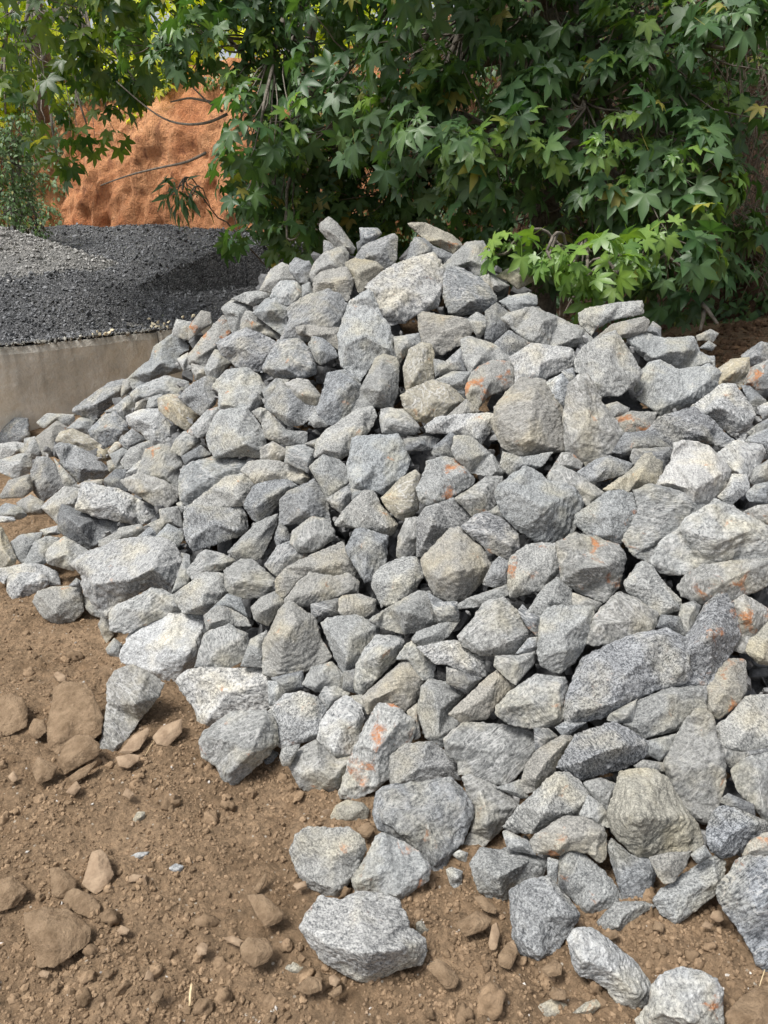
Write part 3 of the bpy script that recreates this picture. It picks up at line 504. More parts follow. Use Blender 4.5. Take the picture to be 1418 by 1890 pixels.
l|490,140 600,60 700,-10 820,0 865,110 800,180 720,260 560,250|780,30 680,200 820,120|pale sloping rock above the whitest flat-topped boulder
no|700,270 790,205 870,225 975,285 1000,340 900,340 720,370|820,240 740,320|low pale rock with faint red marks
d|900,340 970,290 1020,340 1010,430 940,400||dark reddish rock
W|150,520 220,390 380,260 510,222 700,262 715,360 690,520 650,590 510,708 380,670 160,575|240,400 500,250 690,340 600,520 400,640|brightest white flat-topped boulder on the lower left edge of the pile~white flat-topped boulder
g|640,605 700,400 740,370 860,328 980,390 1005,540 860,610|720,400 940,420 980,560|grey block right of the white flat-topped boulder~grey block by white boulder
g|940,600 1000,430 1110,370 1100,500 1085,605||shadowed grey rock
n|5,330 30,280 80,300 105,400 60,450 30,400||small tan stone
g|55,490 110,420 160,460 160,560 70,520||small grey stone
n|1085,640 1090,450 1200,230 1260,185 1420,290 1460,420 1530,540 1418,620 1150,678|1300,310 1180,660 1230,400|large greenish triangular block with a vertical ridge, lower left of centre~greenish ridged block
n|12,1130 70,850 65,720 110,640 220,600 340,650 430,720 400,800 270,960 200,1070 130,1168 30,1160|320,650 240,850 130,1120 100,680|tall tapering grey rock standing on brown soil at the lower left~tapering rock on soil
w|520,700 600,620 700,612 1060,618 1140,670 1210,790 1180,850 1080,895 900,930 735,998 665,960 640,880|640,640 1120,700 720,950|salt-and-pepper speckled flat boulder at the lower left edge of the pile~salt-and-pepper boulder
n|670,1100 690,1040 880,905 1100,895 1165,970 1178,1110 1080,1220 880,1388 830,1370 780,1260 690,1200|740,1060 1090,960 1000,1180 860,1300|pale cream boulder with tan scratches on brown soil, lower left~cream boulder on soil
wo|1115,900 1230,790 1340,770 1430,800 1490,880 1460,1060 1210,1138 1165,1100|1200,860 1400,840 1440,1040|speckled rock with a tan smudge
b|1060,1230 1140,1150 1200,1180 1110,1270||small rock
g|1195,1200 1210,1140 1330,1110 1260,1250 1210,1250||small rock
d|1140,680 1340,630 1350,740 1220,790||dark rock in shadow
T 500 1060
d|470,750 480,640 560,620 570,780|| dark rock in a gap
g|330,320 380,290 560,270 710,340 700,390 640,480 570,590 480,655 420,540|360,310 420,430 690,350 500,560|grey block with a triangular front, lower middle~triangular-fronted block
l|548,680 560,590 620,480 690,400 850,410 868,460 820,560 700,680 600,785 555,760|720,420 720,530 590,700 840,450|upright grey rock with a pale left face
g|640,300 760,225 880,160 960,110 1040,120 1095,320 960,380 870,390 720,345|900,250 1060,300 700,290|grey rock with broad slanted face, lower middle
b|1030,120 1130,180 1220,180 1230,310 1100,310 1060,220||dark grey rock
g|925,430 960,375 1180,300 1235,300 1160,410 1100,455 980,470|1100,330 960,430|thin grey rock
g|820,560 880,470 940,430 1000,500 1080,580 1060,690 990,690 900,560||grey rock
w|960,478 1200,430 1330,480 1400,540 1400,670 1280,675 1180,600 1080,585|1180,460 1300,620|wavy white-grey slab with red flecks, lower middle~wavy red-flecked slab
n|600,800 850,580 920,563 990,610 1015,680 930,860 880,900 740,850 640,920|640,830 860,650 990,670 900,860|rock shaped like a ramp, pale strip along its top, lower middle~ramp-shaped rock
g|960,880 990,740 1040,688 1150,710 1265,790 1170,900 1250,970 1130,1120 1010,1060|1060,780 1220,800 1100,1060|dark faceted rock with tiny orange tip
d|1155,610 1200,620 1380,680 1280,780 1150,710||dark rock
n|1170,910 1250,830 1400,690 1480,630 1550,650 1590,740 1480,840 1420,940 1250,965|1480,680 1250,900 1440,900|pale rock with tan blotches
n|208,720 270,610 400,575 480,660 475,750 300,770|330,640 300,740|rounded warm pale stone
g|315,800 350,740 430,730 520,780 500,800 430,830 370,885|400,760|small grey rock
g|520,800 600,790 660,910 600,920||small grey rock
w|310,1080 330,960 420,840 490,795 590,860 610,940 570,1080 540,1180 430,1212 380,1190|450,840 420,1160 560,960 340,1040|cream and grey rock standing upright beside the pillar-shaped rock~upright cream-grey rock
loo|450,1418 540,1150 620,980 700,850 800,860 935,960 945,1020 920,1090 790,1180 780,1330 690,1400 560,1470 460,1460|700,880 600,1120 480,1400 840,960 700,1380|long pale pillar-shaped rock with an orange-tipped top, lower middle~pillar-shaped rock
n|120,1250 180,1150 300,1085 330,1130 430,1210 530,1190 450,1418 300,1430 200,1400|300,1120 200,1320 400,1340|pale rock with an orange dot left of the pillar-shaped rock
b|785,1190 880,1110 1060,1095 1120,1150 1225,1230 1235,1350 1150,1340 960,1380 785,1430|1020,1120 1200,1260 820,1380|mottled bluish-grey rock on top of the big round grey boulder
no|890,900 960,850 980,1060 940,1080||brownish rock in gap
l|-10,860 -20,700 40,700 80,780 50,840||small pale rock
T 820 1060
g|540,250 640,100 740,20 830,100 845,210 720,220 640,280 600,300|740,60 780,200|grey rock with reddish marks
doo|485,240 520,200 560,250 640,290 610,410 540,340||bluish dark rock with orange corner
l|92,400 170,320 250,200 330,158 390,160 480,240 555,370 550,410 470,520 400,532 240,528 130,470|120,410 340,180 540,370 430,440 250,500|pale smooth rounded triangle rock, lower right of centre~pale rounded triangle
g|330,600 340,535 480,530 590,500 580,590 470,720 430,700 370,640|400,560 560,540|grey rock
b|470,520 550,420 610,410 610,480 560,510||small dark rock
g|350,860 430,770 600,660 790,680 803,720 790,930 760,980 600,1005 430,980 340,910|600,690 420,860 760,720 740,940|pale green-grey blunt wedge left of the largest slanting slab~green-grey blunt wedge
b|730,1000 800,960 930,970 820,1050 770,1050||dark small rock
g|0,1080 130,975 360,985 560,1010 615,1100 520,1270 410,1385 290,1360 170,1310 100,1310 90,1230 20,1180|520,1010 410,1380 560,1180 40,1100|large flat-faced grey block under the green-grey blunt wedge~large flat-faced grey block
d|590,1010 680,1010 740,1060 600,1180||dark rock in shadow
n|508,1350 540,1240 600,1160 780,1050 845,1075 800,1160 720,1290 600,1418 540,1430 510,1400|560,1240 790,1100 600,1330|narrow brownish rock pointing up right between two grey blocks~narrow brownish rock
s|740,1260 860,1050 1010,1000 1100,970 1200,1010 1340,1110 1320,1180 1200,1260 900,1345|1100,1000 1180,1120 900,1230 1300,1120|dark streaked elongated boulder with a curved crest, lower right~dark streaked crest boulder
g|1060,960 1090,910 1260,820 1240,960 1150,970||dark grey rock
T 1018 1160
g|470,610 560,480 780,390 1010,380 1010,540 880,600 830,660 620,715 570,690|780,440 560,650 800,640|grey rock tucked under the tall diagonal streaked rock
no|1010,400 1040,310 1150,200 1270,210 1280,400 1240,480 1170,535 1090,590 1010,540|1180,230 1060,540 1250,420|blunt grey rock with a thin orange line along its top, right side~orange-lined blunt rock
l|1080,640 1200,540 1270,450 1418,440 1470,460 1470,780 1350,820 1200,810 1110,780|1280,470 1200,780 1440,740|pale lumpy boulder at the right edge under the orange-lined blunt rock~lumpy edge boulder
d|1110,780 1250,810 1460,770 1460,820 1250,870 1160,920||dark underside rock
g|1175,930 1250,860 1460,800 1480,1280 1400,1260 1300,1140 1220,1060|1250,890 1400,1200|smooth grey boulder cut by the right edge below the lumpy edge boulder~smooth edge boulder
n|733,900 760,830 870,610 940,540 1000,535 1060,590 1080,700 1130,880 1138,1010 1080,1180 1050,1260 990,1275 930,1230 820,1110|950,560 780,900 1110,900 980,1240|tall kite-shaped grey boulder in the lower right~tall kite-shaped boulder
g|620,740 820,690 800,790 710,868 630,820||dark grey rock
n|540,900 600,860 740,880 735,940 600,930||brownish rock
tt|370,1215 400,1120 460,950 560,925 670,920 740,970 860,1150 960,1290 993,1390 980,1440 900,1460 740,1480 560,1485 500,1440 400,1330|480,990 580,1240 860,1240 720,960 600,1440|big yellow-beige boulder with rough broken lower face, lower right~big yellow-beige boulder
g|210,1010 320,980 450,1030 370,1200 330,1190||dark grey rock
l|185,1225 240,1090 320,1150 370,1210 375,1300 300,1290||grey rock
s|1020,1310 1060,1200 1120,1165 1200,1175 1440,1280 1420,1330 1300,1390 1200,1480 1130,1500 1050,1460 1020,1390|1080,1220 1340,1280 1100,1440|black-and-white mottled rock near the lower right edge~black-and-white mottled rock
d|1095,1130 1160,1080 1320,1150 1330,1230 1160,1165||dark rock in gap
T 1018 1490
noo|1255,310 1300,220 1390,170 1470,160 1470,350 1280,335|1360,200 1300,290 1440,220|grey rock with a bright orange-red top at the right edge~orange-topped edge rock
s|1085,560 1100,510 1170,440 1200,360 1260,335 1460,330 1600,500 1600,900 1500,1080 1400,1060 1340,1010 1260,850 1200,760 1130,680|1120,520 1460,440 1380,1020|big striated grey boulder at the lower right edge, on soil~striated edge boulder
l|668,600 720,540 1000,350 1075,318 1135,360 1130,450 1090,560 960,660 820,768 720,690|1060,340 1080,500 820,740 720,590|elongated pale grey rock pointing up right, its base on bare soil, lower right~elongated rock above soil patch
n|640,330 760,300 910,290 880,380 800,490 740,500 700,450|780,330 820,460|grey rock with tan ridge in the shade
b|365,260 400,210 520,310 650,340 685,430 650,560 590,610 470,600 430,480|410,280 460,480 640,440|dark rounded block with a shiny side
g|910,310 1000,250 1050,320 960,370||dark rock in gap
lo|55,350 75,310 130,270 190,290 330,410 430,520 465,640 430,690 290,720 210,710 140,600 50,530|90,330 340,430 400,570 230,660|pale elongated block with reddish left side, lower right~reddish-sided pale block
g|300,750 420,620 600,620 680,650 590,700 460,825 340,800|600,640 440,780|flat grey rock sunk into soil
w|115,870 150,810 220,790 280,800 400,890 560,1030 660,1180 600,1300 540,1330 430,1290 370,1190 280,1130 180,1100 140,1010|180,820 360,940 560,1220 200,1000|black-and-white striped long rock on soil at the bottom right~striped long rock
wo|560,1390 640,1290 660,1180 720,1100 850,1055 960,1070 1080,1130 1125,1220 1110,1430 900,1500 600,1480|740,1110 1060,1140 700,1340 900,1400|grey speckled boulder with brown tints at the bottom edge~bottom-edge speckled boulder
T 780 1380
no|260,200 310,185 480,255 630,380 600,430 450,600 350,685 260,640 320,540 330,420|360,250 600,390 420,500|dark greenish rock with a tan streak beside the big round grey boulder~tan-streaked dark rock
g|480,260 560,240 640,210 700,330 640,330||small dark rock
l|530,515 640,380 870,170 940,165 1020,220 1085,290 1090,380 1010,445 900,490 720,558 600,545|580,490 800,425 940,435 1060,350 900,200|pale wedge with flat lit top and dark lower side, lower right of centre~flat-lit wedge
no|712,620 740,570 930,450 1040,450 1180,520 1200,580 1200,720 1150,755 1080,690 960,670 900,705 740,690|770,580 1040,470 1160,560 1120,700 900,660|rounded grey rock with tan stains in the middle of its top, lower right~tan-stained rounded rock
l|525,550 560,545 690,610 740,700 560,665||small grey rock
g|318,760 380,655 500,670 560,655 700,700 800,735 812,780 770,850 580,930 560,1015 460,995 370,940|400,680 500,850 700,740 780,760 520,960|grey hollowed rock with a jagged rim on soil edge, lower right of centre~jagged-rim rock
b|570,940 680,880 820,845 900,930 1028,1090 980,1190 870,1330 760,1398 640,1340 595,1270|640,930 860,920 980,1100 760,1360 620,1240|speckled squarish boulder at the soil edge, below the jagged-rim rock~speckled squarish boulder
g|820,720 890,740 880,880 820,850||dark grey rock
l|155,800 190,785 260,810 255,880 215,945 180,890||small white pebble with dark lines on soil~small white pebble
l|195,700 240,670 295,690 285,750 240,735||tiny pale stone at the boulder base
T 500 1430
b|672,260 700,120 750,80 1000,50 1180,22 1240,80 1300,170 1330,250 1250,440 1170,540 1120,620 1060,632 1000,540 850,430 710,370|760,110 1180,70 1280,200 900,400 740,280 1080,560|big round grey boulder at the front edge of the pile~big round grey boulder
t|395,270 430,200 500,168 600,185 640,230 630,290 570,320 400,300|450,210 600,220 520,290|small rounded brownish cobble at the pile's front edge~small brownish cobble
l|130,500 170,400 240,345 500,350 600,420 615,490 560,630 430,808 360,790 240,720 170,620|200,410 520,370 580,480 420,760 260,690|pale heart-shaped flat boulder on soil, left one of the front three~pale heart-shaped boulder
lo|532,680 600,590 690,410 740,385 820,420 960,500 1040,600 1030,690 820,835 700,790 560,760|640,560 740,410 1020,620 820,790 580,700|pale flat boulder with rusty specks on soil, right one of the front three~rusty-specked flat boulder
w|198,1000 240,910 340,800 480,825 560,762 830,820 890,930 900,1000 1000,1060 1005,1180 970,1240 820,1280 640,1368 520,1320 330,1200 270,1120|240,1020 420,1130 620,1170 850,1140 990,1110 560,800|white-topped black-speckled boulder, nearest of the front three, bottom centre~nearest speckled boulder
T 0 1200
B|355,250 430,210 560,220 610,290 670,440 660,540 600,590 500,560 430,620 380,680 320,640 312,480 340,350|400,240 590,300 620,450 400,580|large brown soil-coated boulder lying in the soil at the left~large brown boulder
B|382,720 420,620 500,555 580,560 650,620 640,690 560,740 430,812 390,770|440,640 560,640 440,730|brown earthy boulder touching the foot of the large brown boulder~brown earthy boulder
B|-30,560 -30,320 80,288 150,320 180,400 170,500 60,555|60,310 130,400|brown rounded boulder cut by the left picture edge~brown edge boulder
B|190,510 220,450 290,460 305,530 250,580 200,560||small brown stone beside the large brown boulder
B|210,780 250,700 380,760 340,840 250,880||brown stone half sunk in soil
T|780,670 870,560 970,505 975,550 910,650 840,680|930,540|long narrow brown stone right of the tapering rock's foot
T|1000,570 1060,500 1190,450 1190,540 1100,630 1030,615|1060,560 1170,480|brown angular stone right of the tapering rock on soil
T|760,700 850,680 920,690 900,730 840,775 780,760||small brown bowl-shaped stone below the tapering rock
B|450,830 520,780 640,720 560,830 470,865||flat brown stone
T|350,160 380,140 435,170 430,210 380,205||small smooth tan pebble
T|430,930 500,855 530,900 490,950||rough pale pebble lump
t|870,1110 900,1060 950,1060 945,1100 890,1135||small oval yellow-brown pebble
T|800,950 830,900 880,940 850,975||small pinkish pebble
g|855,1350 900,1325 975,1320 950,1370 880,1370||flat greyish stone in soil
T|50,830 90,790 120,840 90,870||small pinkish brown stone
T 0 1490
T|540,500 570,400 600,300 660,280 700,320 745,440 700,520 620,570|640,330|tall pale-brown stone with a pointed tip set in the soil, lower left~pointed soil stone
B|330,400 400,400 500,480 490,540 400,600 340,570||brown angular stone left of the pointed soil stone
B|410,620 440,560 490,530 600,580 655,640 640,700 590,730 500,690|590,590 460,640|brown boxy stone lying in front of the pointed soil stone
B|160,700 280,660 440,670 590,790 590,880 480,960 360,1040 250,1040 230,940 170,820|300,760|broad flat brown rock sunk in the soil, bottom left~broad sunken rock
B|-30,690 -30,500 80,450 180,540 110,650||flat soil-coated stone at the left edge
B|985,1240 1030,1190 1080,1190 1050,1260 1010,1285||small brown stone near the straw
T|250,1090 280,1065 330,1080 310,1120 270,1115||small pale pebble under the broad sunken rock
T|820,470 870,440 935,445 900,485 840,495||small flat tan stone
w|1105,400 1150,370 1200,385 1180,430 1130,435||small white quartz lump
T|760,810 800,775 850,800 830,835 780,838||small pinkish stone
T|1285,920 1320,885 1365,900 1350,965 1300,970||small pale brown stone
T 400 1490
B|155,920 200,860 330,860 370,940 340,1010 240,1050 170,990||round brown clod left of the white-topped boulder
T|45,860 100,840 165,870 150,915 90,890||small flat brown stone
t|440,1050 500,1015 580,1050 550,1100 490,1090||small orange-yellow stone in soil
B|520,1190 600,1110 680,1120 690,1200 600,1230||reddish brown stone in the bottom soil
T|735,1110 770,1095 810,1130 780,1175 740,1160||small greyish brown stone
B|730,1220 815,1160 820,1210 770,1250||small brown wedge stone
t|1300,760 1340,745 1385,800 1370,840 1320,830||small smooth yellow pebble right of the white-topped boulder
B|200,580 300,570 440,690 420,750 320,790 260,700||flattish brown stone
B|240,540 320,430 325,480 280,555||thin brown stone
T|500,510 580,480 590,520 530,545||tiny brown stone
B|920,140 990,100 1035,140 1000,200 940,190||brown clod beside the big round grey boulder
T 700 1490
B|620,590 680,580 770,660 760,700 690,680||long brown stone by the jagged-rim rock
B|505,760 640,680 740,730 700,800 560,850||flat brown slate in the soil~flat brown slate
d|590,850 700,800 715,790 690,890 620,880||dark stone under the flat brown slate
T|715,890 740,770 770,760 790,830 770,930 730,935||shiny upright brown stone
B|780,970 840,890 880,870 910,950 860,1060 790,1040||brown triangular clod
B|1110,1220 1140,1180 1220,1200 1220,1260 1140,1265||small brown stone
t|1045,1300 1130,1258 1220,1290 1265,1330 1220,1380 1070,1400|1120,1280|pale tan stone near the bottom edge
to|1265,1350 1350,1280 1418,1260 1450,1300 1380,1370||cream orange-tinted stone near the bottom edge
B|310,1050 380,990 450,1030 520,1120 500,1180 440,1190||brown slab-like stone bedded in soil
B|1060,1060 1150,995 1200,1040 1190,1100 1110,1110||rounded brown stone
T 1018 1490
B|1145,1350 1240,1250 1340,1180 1430,1170 1500,1260 1500,1480 1300,1520 1180,1500|1400,1230 1250,1350|big smooth brown boulder in the bottom right corner~brown corner boulder
T|1035,720 1060,680 1110,680 1130,740 1090,755||small tan stone on the soil patch
T|980,780 1010,745 1060,770 1040,800||small pinkish tan stone
B|330,830 420,800 440,850 390,870||small brown stone
B|660,800 680,745 740,770 730,820||small brown stone
'''
# ------------------------------------------------------------------ the rocks: every line is code|outline|front ridge|description~short name
ALB = {'g': (.258, .263, .259), 'l': (.305, .309, .302), 'w': (.34, .345, .345), 'W': (.425, .43, .43), 'b': (.228, .235, .240), 'd': (.178, .183, .187), 's': (.225, .23, .237),
       'n': (.272, .268, .252), 't': (.31, .292, .245), 'B': None, 'T': None}
STK = {'g': .55, 'l': .6, 'w': .85, 'W': .35, 'b': .8, 'd': .7, 's': 1.3, 'n': .4, 't': .4}
def parse():
    R = []; t = (0, 0)
    for l in ROCKS.split('\n'):
        l = l.strip()
        if not l: continue
        if '|' not in l: t = [int(v) for v in l.split()[1:]]; continue
        c, o, r, lab = l.split('|')
        cv = lambda s: np.array([[t[0]+float(p.split(',')[0])/3.545, t[1]+float(p.split(',')[1])/3.545] for p in s.split()])
        P = cv(o); G = cv(r) if r.strip() else np.zeros((0, 2))
        x, y = P[:, 0], P[:, 1]; x2, y2 = np.roll(x, -1), np.roll(y, -1); cr = x*y2-x2*y; A = cr.sum()/2
        C = np.array([((x+x2)*cr).sum()/(6*A), ((y+y2)*cr).sum()/(6*A)])
        if A < 0: P = P[::-1]
        P = C+(P-C)*(1+2.6/math.sqrt(abs(A))+.03)
        look, _, short = lab.partition('~')
        R.append(dict(code=c[0], stain=c.count('o', 1) if c[0] != 'o' else 0, P=P, G=G, A=abs(A), C=C, look=look.strip(), short=short.strip()))
    return R
RK = parse()
RK = [r for r in RK if not (r['code'] == 'd' and r['A'] < 900 and not r['short'])]
def edge_dist(P, q):
    a = P; b = np.roll(P, -1, 0); ab = b-a; t = np.clip(((q-a)*ab).sum(1)/np.maximum((ab*ab).sum(1), 1e-9), 0, 1)
    return np.linalg.norm(q-(a+ab*t[:, None]), axis=1).min()
def rock_coarse(r, seed):
    rg = random.Random(seed); P, G, C = r['P'], r['G'], r['C']; sz = math.sqrt(r['A'])
    soil = r['code'] in 'BT' or r.get('flat')
    if soil: d = dZ(C[0], C[1], 0.028+0.0003*sz)
    else: d = float(pile_d(C[0], C[1])[0])
    tilt = 0.75 if soil else 0.38
    pts = list(P); 
    if len(G) == 0:
        ang = rg.uniform(-.5, .5); L = sz*0.2
        G = [C+np.array([math.cos(ang)*L*rg.uniform(.7, 1.2), math.sin(ang)*L+0.04*sz]), C-np.array([math.cos(ang)*L*rg.uniform(.7, 1.2), math.sin(ang)*L-0.12*sz])]
        if rg.random() < .6: G.append(C+np.array([rg.uniform(-.1, .1)*sz, -.22*sz]))
        G = np.array([g for g in G if inpoly(P, np.array([g[0]]), np.array([g[1]]))[0] and edge_dist(P, g) > .08*sz] or [C])
    G = np.array([g for g in G if inpoly(P, np.array([g[0]]), np.array([g[1]]))[0] and edge_dist(P, g) > 2.0] or [C])
    hs = [min((.30 if soil else .56)*sz, (1.6 if not soil else .8)*edge_dist(P, g)) for g in G]
    # a broad plateau point keeps the biggest face from caving in
    if len(G) and min(np.linalg.norm(g-C) for g in G) > .22*sz and inpoly(P, np.array([C[0]]), np.array([C[1]]))[0]:
        wts = np.array([1/(np.linalg.norm(g-C)+1) for g in G]); h0 = (wts*np.array(hs)).sum()/wts.sum()
        G = np.vstack([G, C]); hs.append(min(.6*sz, max(h0*rg.uniform(1.0, 1.15), max(hs)*rg.uniform(.88, 1.0))))
    n = len(P); allp = [Vector(p) for p in P]+[Vector(g) for g in G]
    vo, eo, fo, ov, oe, of = delaunay_2d_cdt(allp, [], [list(range(n))], 1, 1e-4)
    def build(d):
        s = d/FPX; V = []; hd = {}
        for i, lst in enumerate(ov):
            h = 0.0
            for q in lst:
                if q >= n: h = hs[q-n]
            p = vo[i]; up = (C[1]-p[1])*s
            V.append(at(p[0], p[1], d+tilt*up-h*s))
        F = [list(f) for f in fo]
        # boundary loop
        cnt = {}
        for f in F:
            for a, b in zip(f, f[1:]+f[:1]): cnt[(a, b)] = 1
        bd = [(a, b) for (a, b) in cnt if (b, a) not in cnt]
        nxt = {a: b for a, b in bd}; st = bd[0][0]; loop = [st]; q = nxt[st]
        while q != st and len(loop) < 200: loop.append(q); q = nxt[q]
        prev = loop
        for fr, dd in ((.86, .22), (.5, .48)):
            ring = []
            for v in loop:
                p = np.array(vo[v]); p2 = C+(p-C)*fr; up = (C[1]-p2[1])*s
                V.append(at(p2[0], p2[1], d+tilt*up+dd*sz*s)); ring.append(len(V)-1)
            m = len(loop)
            for i in range(m):
                j = (i+1) % m; F.append([prev[j], prev[i], ring[i], ring[j]])
            prev = ring
        V.append(at(C[0], C[1], d+.55*sz*s)); cidx = len(V)-1
        for i in range(len(prev)): F.append([prev[(i+1) % len(prev)], prev[i], cidx])
        return np.array(V), F, len(vo)
    V, F, nf = build(d)
    if not soil:
        edge = (~inpoly(PILE, P[:, 0], P[:, 1])).any() and C[1] > 760 and C[0] < 1418
        for _ in range(30):
            k = V[:nf]; lo = k[:, 2].argmin(); gap = k[lo, 2]-float(ground_z(k[lo, 0], k[lo, 1]))
            if gap < -.022: d *= .99; V, F, nf = build(d)
            elif edge and -.004 < gap < .16: d *= 1.008; V, F, nf = build(d)
            else: break
    return V, F, d, sz
tmp = []
for i, r in enumerate(RK):
    V, F, d, sz = rock_coarse(r, i)
    o = mesh_obj('tmp', V, F, smooth=False); md = o.modifiers.new('r', 'REMESH'); md.mode = 'VOXEL'
    px = min(max(2.1, sz/60), 3.2) if sz > 40 else 2.0
    md.voxel_size = px*d/FPX; md.use_smooth_shade = True; tmp.append((o, r, d, sz))
dg = bpy.context.evaluated_depsgraph_get(); dg.update()
NAMES = {'B': 'stone', 'T': 'stone'}
def finish(o, r, d, sz, seed):
    me = bpy.data.meshes.new_from_object(o.evaluated_get(dg)); n = len(me.vertices)
    V = np.empty(n*3); me.vertices.foreach_get('co', V); V = V.reshape(-1, 3)
    E = np.empty(len(me.edges)*2, int); me.edges.foreach_get('vertices', E); E = E.reshape(-1, 2)
    deg = np.bincount(E.ravel(), minlength=n)[:, None].astype(float)
    def lap(V):
        S = np.zeros_like(V)
        for a in range(3): S[:, a] = np.bincount(E[:, 0], V[E[:, 1], a], n)+np.bincount(E[:, 1], V[E[:, 0], a], n)
        return S/np.maximum(deg, 1)
    rg = np.random.default_rng(seed+100); size = sz*d/FPX
    soil = r['code'] in 'BT'
    for _ in range(5 if soil else 2): V = V+0.45*(lap(V)-V)
    if sz > 22:                                                    # broken faces: flat cuts that leave crisp edges
        cc = V.mean(0); vd_ = cc-CAM; vd_ = vd_/np.linalg.norm(vd_)
        for q_ in range(0 if len(r['G']) > 1 else 5):
            nn_ = rg.normal(size=3); nn_ /= np.linalg.norm(nn_); nn_ = nn_*.55-vd_; nn_ /= np.linalg.norm(nn_)
            dd_ = (V-cc) @ nn_; kk = np.quantile(dd_, .995)*rg.uniform(.84, .98)
            V = V-np.outer(np.maximum(dd_-kk, 0)*.93, nn_)
        V = V+0.15*(lap(V)-V)
    me.vertices.foreach_set('co', V.ravel()); me.update()
    Nn = np.empty(n*3); me.vertices.foreach_get('normal', Nn); Nn = Nn.reshape(-1, 3)
    off = rg.uniform(-50, 50, 3)
    # foliation frame of this rock
    ax = rg.normal(size=3); ax /= np.linalg.norm(ax); tt = rg.normal(size=3); tt -= tt@ax*ax; tt /= np.linalg.norm(tt); R = np.stack([tt, np.cross(ax, tt), ax], 1)
    L = V @ R; q = L/size
    h = .012*fbm(q*1.9+off, 2)
    fac = np.abs(noise3(q*3.1+off)); h = h+.020*(fac-.25)                        # conchoidal hollows between ridges
    ly = q[:, 2]*9+1.6*noise3(q*2.2+off); h = h+.012*(np.abs(ly-np.floor(ly)-.5)*2-.5)*np.clip(noise3(q*1.7-off)*2+.6, 0, 1)
    h = h+.011*noise3(q*7+off)+.010*noise3(q*15+off)+.007*noise3(q*31-off)+.020*(np.abs(noise3(q*6.5-off))-.2)+.012*(np.abs(noise3(q*14+off))-.2)
    k = .9 if soil else 1.0
    V = V+Nn*(h*size*k)[:, None]
    me.vertices.foreach_set('co', V.ravel()); me.update()
    c0 = V.mean(0)
    Vl = (V-c0) @ R; me.vertices.foreach_set('co', Vl.ravel())
    me.polygons.foreach_set('use_smooth', [True]*len(me.polygons)); me.update()
    ob = bpy.data.objects.new(NAMES.get(r['code'], 'rock' if sz > 26 else 'stone'), me); sc.collection.objects.link(ob)
    ob.matrix_world = Matrix.Translation(Vector(c0)) @ Matrix(R.tolist()).to_4x4()
    me.materials.clear()
    cd = r['code']
    if cd == 'B': me.materials.append(M_BROWN)
    elif cd == 'T': me.materials.append(M_TAN)
    else:
        me.materials.append(M_ROCK); v = rg.uniform(.93, 1.07); wm = rg.normal(0, .012); a = ALB[cd]
        ob.color = (a[0]*v*(1+wm), a[1]*v, a[2]*v*(1-wm*1.3), min(1.0, [0.0, .22, .38, .52][min(r['stain'], 3)]+rg.uniform(-.03, .05)*(r['stain'] > 0)))
        ob.pass_index = int(100*STK[cd]*rg.uniform(.8, 1.25))
    r['ob'] = ob; r['c0'] = c0; r['size'] = size
for i, (o, r, d, sz) in enumerate(tmp): finish(o, r, d, sz, i)
for o, *_ in tmp:
    m = o.data; bpy.data.objects.remove(o); bpy.data.meshes.remove(m)
# ---- labels
LM = [r for r in RK if r['short']]
def rel(v):
    a = math.degrees(math.atan2(-v[1], v[0])) % 360
    return ['right of', 'up and right of', 'just above', 'up and left of', 'left of', 'down and left of', 'just below', 'down and right of'][int((a+22.5)//45) % 8]
used = {}
for r in LM: used[r['look']] = r
GRP = {'rock': 'grey rocks heaped in the pile', 'stone': 'stones lying in and around the soil'}
for r in RK:
    if r['short']: lab = r['look']
    else:
        near = sorted(LM, key=lambda q: np.linalg.norm(q['C']-r['C'])-.35*math.sqrt(q['A']))[:7]
        base = re.sub(r'\s+', ' ', r['look']).strip(); lab = None
        specific = len(base.split()) > 6
        for q in near:
            t = f"{base}, {rel(r['C']-q['C'])} the {q['short']}"
            if len(t.split()) <= 16 and t not in used: lab = t; break
        if lab is None:
            for q in near:
                t = f"{base} near the {q['short']}"
                if len(t.split()) <= 16 and t not in used: lab = t; break
        if lab is None: lab = base
    used[lab] = r; ob = r['ob']; ob['label'] = lab
    kind = 'stone' if ob.name.startswith('stone') else 'rock'
    ob['category'] = kind; ob['group'] = GRP[kind]
assert len({r['ob']['label'] for r in RK}) == len(RK), 'duplicate labels'
# ---- nobody could count these: small broken rock filling the gaps between the big ones
def blob(rg, n=1):
    pts = rg.normal(size=(14, 3)); pts /= np.linalg.norm(pts, axis=1)[:, None]; pts *= np.array([1, .75, .55])*rg.uniform(.8, 1.1, (14, 1)); return pts
import bmesh
def hull(pts):
    bm = bmesh.new(); vs_ = [bm.verts.new(p) for p in pts]; r_ = bmesh.ops.convex_hull(bm, input=vs_)
    bmesh.ops.delete(bm, geom=list({g for g in r_['geom_interior']+r_['geom_unused'] if isinstance(g, bmesh.types.BMVert)}), context='VERTS')
    bmesh.ops.recalc_face_normals(bm, faces=bm.faces)
    bm.verts.index_update(); v = np.array([x.co[:] for x in bm.verts]); f = [[x.index for x in q.verts] for q in bm.faces]; bm.free(); return v, f
rg = np.random.default_rng(3); LIB = [hull(blob(rg)) for _ in range(24)]
def rotm(rg):
    q = rg.normal(size=4); q /= np.linalg.norm(q); a, b, c, d = q
    return np.array([[1-2*(c*c+d*d), 2*(b*c-a*d), 2*(b*d+a*c)], [2*(b*c+a*d), 1-2*(b*b+d*d), 2*(c*d-a*b)], [2*(b*d-a*c), 2*(c*d+a*b), 1-2*(b*b+c*c)]])
